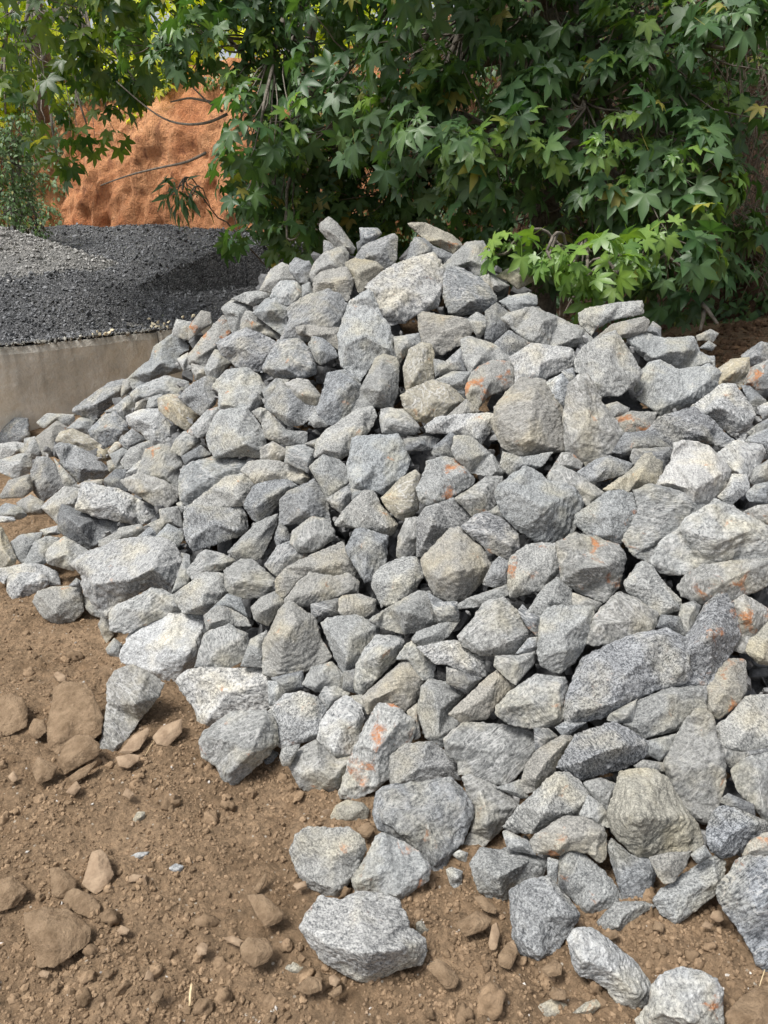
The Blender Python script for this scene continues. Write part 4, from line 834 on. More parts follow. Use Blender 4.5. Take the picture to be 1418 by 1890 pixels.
def scatter(name, pos, rads, mat, flat=1.0, lib=LIB, parent=None, **props):
    VV = []; FF = []; b = 0
    for p, s in zip(pos, rads):
        v, f = lib[rg.integers(len(lib))]; v = (v @ rotm(rg).T)*s; v[:, 2] *= flat
        VV.append(v+p); FF += [[i+b for i in q] for q in f]; b += len(v)
    return mesh_obj(name, np.concatenate(VV), FF, mat, parent, smooth=False, **props)
pos = []; rr = []
core = [(60, 830), (150, 770), (230, 730), (300, 660), (400, 600), (490, 530), (590, 480), (700, 450), (900, 480), (1040, 610), (1180, 640), (1330, 700), (1480, 740), (1480, 1640),
  (1330, 1560), (1180, 1560), (1000, 1580), (900, 1500), (780, 1480), (690, 1400), (560, 1380), (470, 1220), (390, 1150), (260, 1060), (160, 980), (90, 900)]
while len(pos) < 2300:
    px, py = rg.uniform(0, 1470), rg.uniform(430, 1640)
    if not inpoly(core, np.array([px]), np.array([py]))[0]: continue
    d = float(pile_d(px, py)[0]); s = rg.uniform(.045, .10)
    pos.append(at(px, py, d+.155+s*1.15+rg.uniform(0,.1))); rr.append(s)
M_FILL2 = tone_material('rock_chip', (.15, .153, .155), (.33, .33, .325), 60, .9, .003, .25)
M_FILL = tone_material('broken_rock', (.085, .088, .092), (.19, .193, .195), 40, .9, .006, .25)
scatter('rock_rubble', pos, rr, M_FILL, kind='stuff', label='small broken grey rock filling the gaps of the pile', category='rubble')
pos = []; rr = []
while len(pos) < 1500:
    px, py = rg.uniform(0, 1470), rg.uniform(430, 1640)
    if not inpoly(core, np.array([px]), np.array([py]))[0]: continue
    d = float(pile_d(px, py)[0]); s = rg.lognormal(math.log(.018), .4); pos.append(at(px, py, d+rg.uniform(.085, .14))); rr.append(s)
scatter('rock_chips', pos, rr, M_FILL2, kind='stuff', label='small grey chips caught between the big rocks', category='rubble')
# ---- loose clods and grit on the soil
def ico(sub):
    bm = bmesh.new(); bmesh.ops.create_icosphere(bm, subdivisions=sub, radius=1); v = np.array([x.co[:] for x in bm.verts]); f = [[x.index for x in q.verts] for q in bm.faces]; bm.free(); return v, f
def lump(sub, seed, a):
    v, f = ico(sub); v = v*(1+a*fbm(v*1.3+seed*7.1, 3))[:, None]*np.array([1, rg.uniform(.7, .95), rg.uniform(.55, .85)]); return v, f
CL1 = [lump(1, k, .5) for k in range(14)]; CL2 = [lump(3, k+30, .62) for k in range(10)]
def spots(n, spread=1.15):
    y = 0.95+np.abs(rg.normal(0, spread, n)); x = rg.uniform(-1.0, 0.95, n)*(0.35+y*0.62); k_ = y < 4.8; return np.stack([x[k_], y[k_]], 1)
def clods(name, n, lib, med, sg_, lo, hi, thr, mat, label):
    pos = spots(n); cl = fbm(np.stack([pos[:, 0]*2.3, pos[:, 1]*2.3, pos[:, 0]*0], 1), 3); pos = pos[cl > rg.uniform(-.9, thr, len(pos))]
    rr = np.clip(rg.lognormal(math.log(med), sg_, len(pos)), lo, hi); pz = ground_z(pos[:, 0], pos[:, 1])
    return scatter(name, np.stack([pos[:, 0], pos[:, 1], pz+rr*rg.uniform(-.25, .3, len(rr))], 1), rr, mat, lib=lib, kind='stuff', label=label, category='soil')
clods('soil_crumbs', 42000, CL1, .0042, .45, .002, .011, .3, M_CLOD, 'fine brown soil crumbs and grit')
o = clods('soil_clods', 800, CL2, .0125, .42, .008, .032, .1, M_CLOD, 'loose brown soil clods'); o.data.polygons.foreach_set('use_smooth', [True]*len(o.data.polygons))
M_QTZ = tone_material('pale_grit', (.42, .39, .35), (.62, .59, .55), 30, .6, 0)
clods('quartz_grit', 420, LIB, .0045, .35, .002, .009, .4, M_QTZ, 'pale quartz grit scattered over the soil')
o = clods('gravel_bits', 260, LIB, .007, .4, .004, .02, .4, M_TAN, 'scattered small tan gravel bits'); 
# stones, clods and leaf litter on the shaded soil to the right of the crest
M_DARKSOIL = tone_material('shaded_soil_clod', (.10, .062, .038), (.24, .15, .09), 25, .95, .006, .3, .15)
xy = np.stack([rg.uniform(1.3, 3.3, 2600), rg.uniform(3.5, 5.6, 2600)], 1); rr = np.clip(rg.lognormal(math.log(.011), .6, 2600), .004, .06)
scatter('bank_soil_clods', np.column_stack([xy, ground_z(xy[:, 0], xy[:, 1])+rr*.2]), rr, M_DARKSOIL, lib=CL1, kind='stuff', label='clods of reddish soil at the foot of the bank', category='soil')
xy = np.stack([rg.uniform(1.3, 3.2, 700), rg.uniform(3.6, 5.4, 700)], 1)
# ------------------------------------------------------------------ concrete block wall holding the gravel back
def concrete_material():
    k = N('old_concrete'); c = k.coord('Object'); g = k.n('NewGeometry')
    n1 = k.noise(c, 2.6, 6, 0.65, .3); n2 = k.noise(c, 14, 5, 0.7); dr = k.noise(k.coord('Object', (9, 9, .8)), 1.0, 4, .6)
    col = k.mix(k.ramp(n1, [(0.36, 0.0), (0.62, 1.0)]), (.54, .52, .46), (.84, .81, .73))
    col = k.mix(k.ramp(n2, [(0.45, 0.0), (0.62, .55)]), col, (.66, .60, .50))
    col = k.mix(k.ramp(dr, [(0.52, 0.0), (0.66, .32)]), col, (.24, .22, .18)); col = k.mix(k.ramp(k.noise(c, 1.4, 3), [(.5, 0.), (.62, .6)]), col, (.78, .70, .55))
    sx = k.n('SeparateXYZ'); k.l(c, sx.inputs[0])
    top = k.ramp(k.math('ADD', sx.outputs[2], k.math('MULTIPLY', dr, .34)), [(0.84, 0.0), (1.02, 1.0)])       # grime that runs down from the top edge
    col = k.mix(k.math('MULTIPLY', top, .6), col, (.125, .118, .10))
    k.l(col, k.b.inputs['Base Color']); k.b.inputs['Roughness'].default_value = .93
    k.l(k.bump(k.math('ADD', k.noise(c, 30, 5, .7), k.noise(c, 5, 3)), .8, .012), k.b.inputs['Normal']); return k.m
M_CONC = concrete_material()
A = at(0, 643, dZ(0, 643, .76)); B = at(292, 613, dZ(292, 613, .76)); dirw = (B-A)/np.linalg.norm(B-A); nrm = np.array([dirw[1], -dirw[0], 0])
wall = empty('concrete_wall', (*((A+B)/2)[:2], 0), label='stained low concrete block wall holding back the dark gravel', category='wall')
def block(name, p0, p1, z0, z1, th, seed):
    n = 60; m = 16; V = []; F = []
    L = np.linalg.norm(p1-p0)
    def pt(u, v): 
        q = p0+(p1-p0)*u; return np.array([q[0], q[1], z0+(z1-z0)*v])
    us = np.linspace(0, 1, n); vsn = np.linspace(0, 1, m)
    for side in (0, 1):
        for v in vsn:
            for u in us:
                p = pt(u, v); e = min(u, 1-u)*L; ez = (1-v)*(z1-z0); ins = .012*max(0, 1-e/.02)+.015*max(0, 1-ez/.025)
                p = p+nrm*(-ins if side == 0 else -(th-ins)); V.append(p)
    V = np.array(V); h = fbm(V*3+seed, 4); V[:n*m] += nrm*(h[:n*m, None]*.012); V[:, 2] += fbm(V*4+seed+5, 3)*.008*(V[:, 2] > z1-.1)
    ix = np.arange(n*m).reshape(m, n); o = n*m
    for j in range(m-1):
        for i in range(n-1):
            F.append([ix[j, i], ix[j, i+1], ix[j+1, i+1], ix[j+1, i]]); F.append([o+ix[j, i+1], o+ix[j, i], o+ix[j+1, i], o+ix[j+1, i+1]])
    for i in range(n-1): F.append([ix[-1, i], ix[-1, i+1], o+ix[-1, i+1], o+ix[-1, i]])
    for j in range(m-1):
        F.append([ix[j, -1], o+ix[j, -1], o+ix[j+1, -1], ix[j+1, -1]]); F.append([o+ix[j, 0], ix[j, 0], ix[j+1, 0], o+ix[j+1, 0]])
    ob = mesh_obj(name, V-np.array(wall.location), [[int(a) for a in f] for f in F], M_CONC, wall, smooth=False); return ob
wl = np.linalg.norm(B-A)
block('concrete_block', A-dirw*2.2, B, -.1, .76, .45, 1); block('concrete_block', B+dirw*.014, B+dirw*1.5, -.1, .765, .45, 4)
# ------------------------------------------------------------------ gravel heaps behind the wall
def heap(name, ctl, X0, X1, Y0, Y1, step, mats, chips, label, clip=None, seed=0, dens=None):
    pts = np.array([at(px, py, dY(px, py, Y)) for px, py, Y in ctl]); m = tps_fit(pts[:, :2], pts[:, 2], .02)
    gx = np.arange(X0, X1, step); gy = np.arange(Y0, Y1, step); GX, GY = np.meshgrid(gx, gy); P = np.stack([GX.ravel(), GY.ravel()], 1)
    def hz(P):
        z = tps(m, P); z = np.minimum(z, 1.75); w_ = (P-A[:2]) @ (-nrm[:2])               # distance behind the wall face
        z = np.where(w_ < .9, np.minimum(z, .785+w_*.32), z); z = np.maximum(z, .78+.02*w_)
        Q = np.stack([P[:, 0], P[:, 1], P[:, 0]*0], 1)
        e_ = np.clip(w_/.5, 0, 1); return z+e_*(.045*fbm(Q*2.2+seed, 3)+.02*noise3(Q*13+seed))+.012*noise3(Q*30)
    z = np.concatenate([hz(P[i:i+20000]) for i in range(0, len(P), 20000)]); n, mm = len(gx), len(gy)
    ix = np.arange(n*mm).reshape(mm, n); keep = ((P-A[:2]) @ (-nrm[:2]) > .0)
    Fq = np.stack([ix[:-1, :-1], ix[:-1, 1:], ix[1:, 1:], ix[1:, :-1]], -1).reshape(-1, 4); Fq = Fq[keep[Fq].all(1)]
    root = mesh_obj(name, np.column_stack([P, z]), Fq, mats[0], smooth=True, label=label, category='gravel', kind='stuff')
    if clip: CX = rg.uniform(clip[0], clip[1], chips); CY = clip[2]+(clip[3]-clip[2])*rg.uniform(0, 1, chips)**1.3
    else: CX = rg.uniform(X0, X1, chips); CY = rg.uniform(Y0, Y1, chips)
    Q = np.stack([CX, CY], 1); Q = Q[(Q-A[:2]) @ (-nrm[:2]) > .01]; zz = hz(Q); s = np.clip(rg.lognormal(math.log(.0135), .40, len(Q)), .006, .04)
    scatter('gravel_chips', np.column_stack([Q, zz+s*.3]), s, mats[1], parent=root, kind='stuff')
    return root
def gravel_bed(name, a, b, scale=34):
    k = N(name); c = k.coord('Object'); v = k.n('TexVoronoi'); v.inputs['Scale'].default_value = scale; k.l(c, v.inputs['Vector']); w_ = k.n('TexWhiteNoise'); k.l(v.outputs['Position'], w_.inputs['Vector'])
    v2 = k.n('TexVoronoi'); v2.inputs['Scale'].default_value = scale*2.3; k.l(c, v2.inputs['Vector']); w2 = k.n('TexWhiteNoise'); k.l(v2.outputs['Position'], w2.inputs['Vector'])
    f = k.math('MULTIPLY', w_.outputs[0], w2.outputs[0]); col = k.mix(k.ramp(f, [(0., 0.), (.5, .5), (.95, 1.)]), a, b); col = k.mix(k.ramp(k.noise(c, 1.3, 3), [(.4, 0.), (.62, .35)]), col, k.mix(1.0, col, (1.7, 1.62, 1.5), 'MULTIPLY'))
    k.l(col, k.b.inputs['Base Color']); k.b.inputs['Roughness'].default_value = .85
    h = k.math('SUBTRACT', 1.0, k.math('ADD', v.outputs['Distance'], k.math('MULTIPLY', v2.outputs['Distance'], .6))); k.l(k.bump(h, 1., .03), k.b.inputs['Normal']); return k.m
M_GRAV = gravel_bed('dark_gravel_bed', (.034, .036, .04), (.25, .255, .265), 46)
M_CHIP = tone_material('dark_gravel', (.065, .068, .074), (.19, .194, .2), 25, .72, .003, .75, .4)
M_GRAV2 = gravel_bed('light_gravel_bed', (.12, .12, .115), (.42, .41, .39), 46)
M_CHIP2 = tone_material('light_gravel', (.22, .22, .212), (.42, .41, .39), 25, .8, .003, .45, .3)
heap('gravel_heap', [(-200, 640, 6.5), (0, 632, 6.6), (150, 618, 7.0), (300, 606, 7.6), (-200, 560, 7.4), (0, 555, 7.3), (150, 545, 7.8), (300, 545, 8.1), (400, 560, 8.0), (480, 500, 8.6),
   (300, 500, 8.5), (400, 480, 8.7), (200, 500, 8.6), (0, 500, 8.9), (100, 470, 10), (250, 445, 10.3), (400, 450, 9.8), (480, 455, 9.3), (600, 470, 9.2),
   (0, 425, 12), (60, 404, 12.2), (130, 412, 12.2), (175, 424, 12), (250, 404, 11.6), (330, 424, 11.2), (400, 426, 10.8), (470, 438, 10.3), (150, 440, 11.4), (-200, 430, 12), (-200, 448, 13.2), (0, 448, 13.2), (130, 446, 13.2), (250, 440, 13.0), (400, 450, 12.6), (600, 470, 12)],
   -8.5, 1.6, 6.2, 12.9, .04, (M_GRAV, M_CHIP), 20000, 'dark blue-grey crushed gravel heaped behind the concrete wall', (-4.8, 0.2, 6.4, 12.4), 3)
heap('gravel_heap', [(-260, 380, 9.6), (-100, 395, 9.6), (0, 418, 9.5), (60, 436, 9.4), (120, 458, 9.1), (180, 478, 8.9), (240, 502, 8.8), (330, 540, 8.6), (0, 500, 8.5), (0, 552, 7.7), (60, 515, 8.3), (100, 550, 8.0), (160, 530, 8.3), (220, 555, 8.3), (-200, 560, 7.6), (300, 580, 8.4),
   (0, 475, 10.6), (-200, 440, 11), (100, 530, 10.4), (320, 590, 9.6)], -8.5, -1.9, 7.5, 11, .05, (M_GRAV2, M_CHIP2), 6800, 'lighter grey gravel heap at the far left edge, in front of the dark gravel', (-5.4, -1.9, 7.6, 9.7), 8)
e_t = rg.uniform(-2.3, wl+1.4, 620); e_p = A[None]+dirw[None]*e_t[:, None]-nrm[None]*rg.uniform(-.012, .09, (620, 1)); e_p[:, 2] = .772+rg.uniform(-.004, .02, 620)
scatter('edge_gravel', e_p, np.clip(rg.lognormal(math.log(.013), .4, 620), .006, .03), tone_material('dusty_gravel', (.10, .10, .095), (.34, .33, .29), 25, .8, .003, .5, .3), kind='stuff', label='gravel chips spilling over the wall edge', category='gravel')
# pale pebbles lying on the wall top
ORD = 'leftmost second third fourth fifth sixth seventh eighth ninth tenth eleventh twelfth'.split()
PEB = [(171, 619), (178, 611), (183, 615), (195, 616), (201, 613), (207, 609), (275, 588), (283, 597), (289, 602), (295, 603), (303, 598), (311, 594), (337, 585), (356, 583), (300, 607), (310, 604), (292, 594), (280, 604)]
M_PEB = tone_material('cream_pebble', (.50, .42, .26), (.68, .62, .47), 20, .7, .001)
PEB.sort()
for i, (px, py) in enumerate(PEB):
    d = float(np.linalg.norm(B-CAM)*(1 if px > 250 else .955)); p = at(px, py, dY(px, py, B[1]+.12 if px > 250 else A[1]+.55+.1)); v, f = hull(blob(rg)); v = (v @ rotm(rg).T)*rg.uniform(.018, .03)
    o = mesh_obj('pebble', v+p, f, M_PEB, smooth=False, origin=p)
    o['category'] = 'pebble'; o['group'] = 'cream pebbles on the wall top'
    j = i if px < 250 else i-6; t_ = ORD[j] + ('' if j == 0 else ' from the left')
    o['label'] = 'cream pebble, '+t_+(' near the right end of the wall top' if px > 250 else ' in the row along the wall top')
# ------------------------------------------------------------------ clay bank
def clay_material():
    k = N('orange_clay'); c = k.coord('Object'); n1 = k.noise(c, .9, 5, .6, .6); n2 = k.noise(k.coord('Object', (1, 1, .35)), 6, 6, .7, .5); n3 = k.noise(c, 22, 5, .7)
    col = k.mix(k.ramp(n1, [(.35, 0.), (.65, 1.)]), (.42, .155, .058), (.62, .31, .145))
    col = k.mix(k.ramp(n2, [(.30, .9), (.47, 0.)]), col, (.17, .062, .03))
    col = k.mix(k.ramp(n2, [(.56, 0.), (.72, .6)]), col, (.70, .42, .25))
    col = k.mix(k.ramp(n3, [(.35, .45), (.5, 0.)]), col, (.2, .08, .04))
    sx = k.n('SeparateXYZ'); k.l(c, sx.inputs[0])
    col = k.mix(k.ramp(k.math('MULTIPLY', sx.outputs[0], .2), [(.0, 0.), (.3, 1.)]), col, k.mix(n2, (.07, .042, .028), (.2, .115, .07)))      # browner soil to the right, painted darker for the deep shade there
    k.l(col, k.b.inputs['Base Color']); k.b.inputs['Roughness'].default_value = .95
    k.l(k.bump(k.math('ADD', n2, k.math('MULTIPLY', n3, .35)), 1., .12), k.b.inputs['Normal']); return k.m
path = np.array([(-16, 17), (-10, 15.2), (-7, 14), (-4.3, 12.8), (-1.9, 11.6), (-.2, 9.6), (.9, 8.1), (1.7, 7.1), (2.3, 6.1), (2.75, 5.2), (3.4, 4.2), (4.6, 3.2), (7, 2)], float)
seg = np.r_[0, np.cumsum(np.linalg.norm(np.diff(path, axis=0), axis=1))]; us = np.linspace(0, seg[-1], 460)
bx = np.interp(us, seg, path[:, 0]); by = np.interp(us, seg, path[:, 1]); tx = np.gradient(bx); ty = np.gradient(by); tl = np.hypot(tx, ty); nxv, nyv = ty/tl, -tx/tl   # toward the viewer
for q in range(12): nxv = np.convolve(np.pad(nxv, 2, 'edge'), np.ones(5)/5, 'valid'); nyv = np.convolve(np.pad(nyv, 2, 'edge'), np.ones(5)/5, 'valid')
hs_ = np.linspace(-.3, 4.3, 130); U_, H_ = np.meshgrid(np.arange(460), hs_)
BX, BY = bx[U_], by[U_]; Q = np.stack([BX*1., BY*1., H_*.55], -1).reshape(-1, 3)
off = (.30*H_+.5*np.clip(H_-3.3, 0, 9)**1.5).reshape(-1)+.34*fbm(Q*.8, 4)+.20*np.abs(fbm(Q*np.array([2.4, 2.4, 1.2]), 5))+.12*np.clip(fbm(Q*np.array([1.5, 1.5, .6])+7, 3), 0, 1)+.06*fbm(Q*np.array([9, 9, 6]), 3)+.03*np.abs(noise3(Q*14))
lw = np.clip((.7-H_.reshape(-1))/.7, 0, 1); off -= lw**2*.5
V = np.stack([BX.ravel()-nxv[U_].ravel()*off, BY.ravel()-nyv[U_].ravel()*off, H_.ravel()], 1)
ix = np.arange(460*130).reshape(130, 460); Fq = np.stack([ix[:-1, :-1], ix[:-1, 1:], ix[1:, 1:], ix[1:, :-1]], -1).reshape(-1, 4)
# plateau behind the top edge
last = V[-460:]; P2 = last+np.stack([-nxv*30, -nyv*30, np.full(460, .5)], 1); n0 = len(V); V = np.vstack([V, P2])
F2 = np.array([[ix[-1, i], ix[-1, i+1], n0+i+1, n0+i] for i in range(459)]); Fq = np.vstack([Fq, F2])
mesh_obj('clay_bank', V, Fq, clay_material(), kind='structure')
def bank_point(u, h, out=0.0):
    i = int(np.clip(u*459, 0, 459)); j = int(np.clip((h+.3)/4.6*129, 0, 129)); return V[j*460+i]+np.array([nxv[i], nyv[i], 0])*out
# ------------------------------------------------------------------ leaves
def leaf_material(name, a, b, trans, rough=.4):
    k = N(name); g = k.n('NewGeometry'); col = k.mix(g.outputs['Random Per Island'], a, b); col = k.mix(k.ramp(g.outputs['Random Per Island'], [(.975, 0.), (.985, .55)]), col, (.30, .24, .05))
    at_ = k.n('Attribute', attribute_name='vein'); col = k.mix(k.math('MULTIPLY', at_.outputs['Fac'], .35), col, k.mix(1.0, col, (2.0, 1.8, 1.6), 'MULTIPLY'))
    c = k.coord('Object'); col = k.mix(k.ramp(k.noise(c, 3.2, 3), [(.38, 0.), (.62, .6)]), col, k.mix(1.0, col, (1.25, 1.15, .85), 'MULTIPLY'))
    k.l(col, k.b.inputs['Base Color']); k.b.inputs['Roughness'].default_value = rough; k.b.inputs['Specular IOR Level'].default_value = .5
    tr = k.n('BsdfTranslucent'); k.l(k.mix(1.0, col, (1.9, 2.1, .7), 'MULTIPLY'), tr.inputs[0]); mx = k.n('MixShader'); mx.inputs[0].default_value = trans
    k.l(k.b.outputs[0], mx.inputs[1]); k.l(tr.outputs[0], mx.inputs[2]); k.l(mx.outputs[0], k.out.inputs[0])
    k.l(k.bump(k.noise(c, 45, 3), .25, .004), k.b.inputs['Normal']); return k.m
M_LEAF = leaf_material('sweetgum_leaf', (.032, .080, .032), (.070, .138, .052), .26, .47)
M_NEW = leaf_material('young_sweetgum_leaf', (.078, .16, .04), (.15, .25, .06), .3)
M_FAR = leaf_material('painted_sunlit_leaf', (.22, .30, .03), (.50, .50, .06), .5, .6)  # sunlight through the leaves put into the colour: brighter yellow-green
M_HANG = leaf_material('hanging_sweetgum_leaf', (.032, .078, .03), (.12, .18, .035), .42)
M_SHRUB = leaf_material('shrub_leaf', (.05, .10, .045), (.10, .17, .08), .25, .6)
M_BARK = tone_material('grey_bark', (.10, .085, .07), (.24, .215, .18), 30, .9, .005)
M_STEM = tone_material('green_stem', (.16, .19, .07), (.28, .26, .12), 30, .7, 0)
def star():
    lob = [(0, 1.0), (50, .90), (-50, .90), (104, .60), (-104, .60)]; lob.sort(); V = [(0, 0, 0)]; vein = [1.]; F = []
    rim = []
    for a, L in lob:
        w_ = 17.5
        sl = (math.radians(a-w_), L*.63, .035); sr = (math.radians(a+w_), L*.63, .035); tp = (math.radians(a), L, -.16*L); md = (math.radians(a), L*.55, -.03)
        i0 = len(V)
        for an, r_, z in (sl, tp, sr, md): V.append((math.sin(an)*r_, math.cos(an)*r_, z)); vein.append(0.)
        vein[i0+3] = 1.; vein[i0+1] = .5
        F += [[0, i0+3, i0], [0, i0+2, i0+3], [i0, i0+3, i0+1], [i0+3, i0+2, i0+1]]; rim.append(i0)
    for a, b in zip(rim[:-1], rim[1:]):
        la = lob[rim.index(a)][0]; lb = lob[rim.index(b)][0]; an = math.radians((la+lb)/2); r_ = .43
        V.append((math.sin(an)*r_, math.cos(an)*r_, .05)); vein.append(0.); s = len(V)-1
        F += [[0, a+2, s][::-1], [0, s, b][::-1]]
    # petiole: a thin strip behind the blade
    n = len(V); V += [(-.012, 0, 0), (.012, 0, 0), (.010, -.62, .16), (-.010, -.62, .16)]; vein += [1.]*4; F += [[n, n+1, n+2], [n, n+2, n+3]]
    V = np.array(V); F = [f if (np.cross(V[f[1]]-V[f[0]], V[f[2]]-V[f[0]])[2] > 0) else f[::-1] for f in F]
    return V, np.array(F), np.array(vein)
def spear(wd=.16):
    V = np.array([(0, 0, 0), (-wd, .4, .04), (wd, .4, .04), (0, .45, 0), (0, 1, -.12)]); F = np.array([[0, 3, 1], [0, 2, 3], [1, 3, 4], [3, 2, 4]]); return V, F, np.array([1., 0, 0, 1., 1.])
STAR, SPEAR, OVAL = star(), spear(.13), spear(.34)
def leaves(name, base, tip, nor, size, mat, tmpl, parent=None, **props):
    T, TF, TV = tmpl; base = np.asarray(base); tip = tip/np.linalg.norm(tip, axis=1)[:, None]
    nor = nor-(nor*tip).sum(1)[:, None]*tip; nor /= np.linalg.norm(nor, axis=1)[:, None]+1e-9; side = np.cross(tip, nor)
    n = len(base); cur = rg.uniform(.0, 1.3, (n, 1)); Tz = T[None, :, 2]*cur-(T[None, :, 1]**2)*rg.uniform(0, .3, (n, 1)); sxx = T[None, :, 0]*rg.uniform(.82, 1.08, (n, 1))
    Vv = base[:, None]+size[:, None, None]*(sxx[..., None]*side[:, None]+T[None, :, 1:2]*tip[:, None]+Tz[..., None]*nor[:, None])
    Fv = (TF[None]+(np.arange(n)*len(T))[:, None, None]).reshape(-1, 3)
    me = bpy.data.meshes.new(name); Vv = Vv.reshape(-1, 3)
    me.vertices.add(len(Vv)); me.vertices.foreach_set('co', Vv.ravel()); me.loops.add(Fv.size); me.loops.foreach_set('vertex_index', Fv.ravel())
    me.polygons.add(len(Fv)); me.polygons.foreach_set('loop_start', np.arange(0, Fv.size, 3)); me.polygons.foreach_set('loop_total', np.full(len(Fv), 3)); me.polygons.foreach_set('use_smooth', [True]*len(Fv))
    me.update(calc_edges=True); me.validate(); at_ = me.attributes.new('vein', 'FLOAT', 'POINT'); at_.data.foreach_set('value', np.tile(TV, n).astype(np.float32))
    me.materials.append(mat); o = bpy.data.objects.new(name, me); sc.collection.objects.link(o)
    if parent: o.parent = parent; o.matrix_parent_inverse = parent.matrix_world.inverted(); 
    for k_, v_ in props.items(): o[k_] = v_
    return o
def unit(v): return v/(np.linalg.norm(v, axis=-1, keepdims=True)+1e-9)
def whorls(C, OUT, m, L, spread=1.0):
    """m leaves round each shoot tip C, growing out along OUT"""
    b = []; t = []; nn = []; s = []
    for c, o in zip(C, OUT):
        a = unit(o+np.array([0, 0, .35])+rg.normal(0, .25, 3)); e1 = unit(np.cross(a, [0, .3, 1.])); e2 = np.cross(a, e1); k = int(rg.integers(m[0], m[1]+1)); ph = rg.uniform(0, 6.28)
        for i in range(k):
            an = ph+2.4*i; rd = e1*math.cos(an)+e2*math.sin(an); l = L*rg.uniform(.36, 1.15); pl = l*rg.uniform(.55, .95)*spread
            b.append(c+(a*.45+rd*.9)*pl-a*.05*i*L); t.append(rd*.75+a*.25+np.array([0, 0, -.75])+rg.normal(0, .22, 3)); nn.append(o*.75+np.array([0, 0, .7])+rd*.35+rg.normal(0, .28, 3)); s.append(l)
    return np.array(b), np.array(t), np.array(nn), np.array(s)
def puff(px, py, Y, rp, fill=1.0, sq=(1, .8, 1)):
    """shoot tips over the viewer's side and through the body of one lump of foliage"""
    c = at(px, py, dY(px, py, Y)); r = rp*dY(px, py, Y)/FPX; area = r*r*math.pi
    n = max(3, int(area*fill*26)); D = unit(rg.normal(size=(n, 3))); D[:, 1] = np.where(rg.random(n) < .75, -abs(D[:, 1]), D[:, 1]); D = unit(D)
    rr_ = r*(rg.uniform(.25, 1.0, n)**.55)[:, None]; lump = 1+.3*noise3(D*2.3+px*.01)[:, None]
    return c+D*rr_*lump*np.array(sq), D, c, r
def tube(pts, r0, r1, ns=7):
    pts = np.asarray(pts, float); V = []; F = []; n = len(pts)
    for i, p in enumerate(pts):
        t = unit(pts[min(i+1, n-1)]-pts[max(i-1, 0)]); e1 = unit(np.cross(t, [.3, .2, 1.])); e2 = np.cross(t, e1); r = r0+(r1-r0)*i/(n-1)
        for k in range(ns): a = 2*math.pi*k/ns; V.append(p+(e1*math.cos(a)+e2*math.sin(a))*r)
    for i in range(n-1):
        for k in range(ns): a, b = i*ns+k, i*ns+(k+1) % ns; F.append([a, b, b+ns, a+ns])
    F.append(list(range(ns))[::-1]); F.append(list(range((n-1)*ns, n*ns))); return np.array(V), F
def bezier(a, b, sag, n=12, wob=.03):
    a, b = np.array(a, float), np.array(b, float); t = np.linspace(0, 1, n)[:, None]; p = a+(b-a)*t; p[:, 2] += (sag*4*t*(1-t))[:, 0]; L = np.linalg.norm(b-a)
    p[1:-1] += rg.normal(0, wob*L/3, (n-2, 3)); return p
def tree(name, foot, top, puffs, label, category, L=.12, mat=M_LEAF, tmpl=STAR, m=(5, 8), newfrac=.0, tr=.09, group=None, dens=1.0, nbr=None, dark=None):
    root = empty(name, foot, label=label, category=category)
    if group: root['group'] = group
    def part(nm, Vq, Fq_, mt): return mesh_obj(nm, np.asarray(Vq)-np.array(foot), Fq_, mt, root)
    v, f = tube(bezier(foot, top, .0, 14, .02), tr, tr*.4, 10); part('trunk', v, f, M_BARK)
    C = []; O = []; brs = []
    for (px, py, Y, rp, fl) in puffs:
        c_, d_, cc, r = puff(px, py, Y, rp, fl*dens); C.append(c_); O.append(d_); brs.append((cc, r, c_))
    for cc, r, cs in brs[:nbr]:
        st = np.array(foot)+(np.array(top)-np.array(foot))*rg.uniform(.35, .95); path_ = bezier(st, cc, .15, 12, .02); v, f = tube(path_, tr*.42, .008, 6); VV = [v]; FF = list(f); b = len(v)
        for q in cs[::max(1, len(cs)//16)]:
            v2, f2 = tube(bezier(path_[-rg.integers(1, 6)], q, -.04, 7, .03), .008, .0025, 4); VV.append(v2); FF += [[i+b for i in g] for g in f2]; b += len(v2)
        part('branch', np.vstack(VV), FF, M_BARK)
    C = np.vstack(C); O = np.vstack(O); new = rg.random(len(C)) < newfrac
    front = np.array([(x[1]) for x in O]) < -.25; new &= front
    bq = whorls(C[~new], O[~new], m, L); o = leaves('crown', bq[0]-np.array(foot), *bq[1:], mat, tmpl); o.parent = root
    if new.sum():
        bq = whorls(C[new], O[new], (m[0]+1, m[1]+2), L*.78); o = leaves('young_leaves', bq[0]-np.array(foot), *bq[1:], M_NEW, tmpl); o.parent = root; o['label'] = 'brighter green young leaves at the shoot tips'
    return root
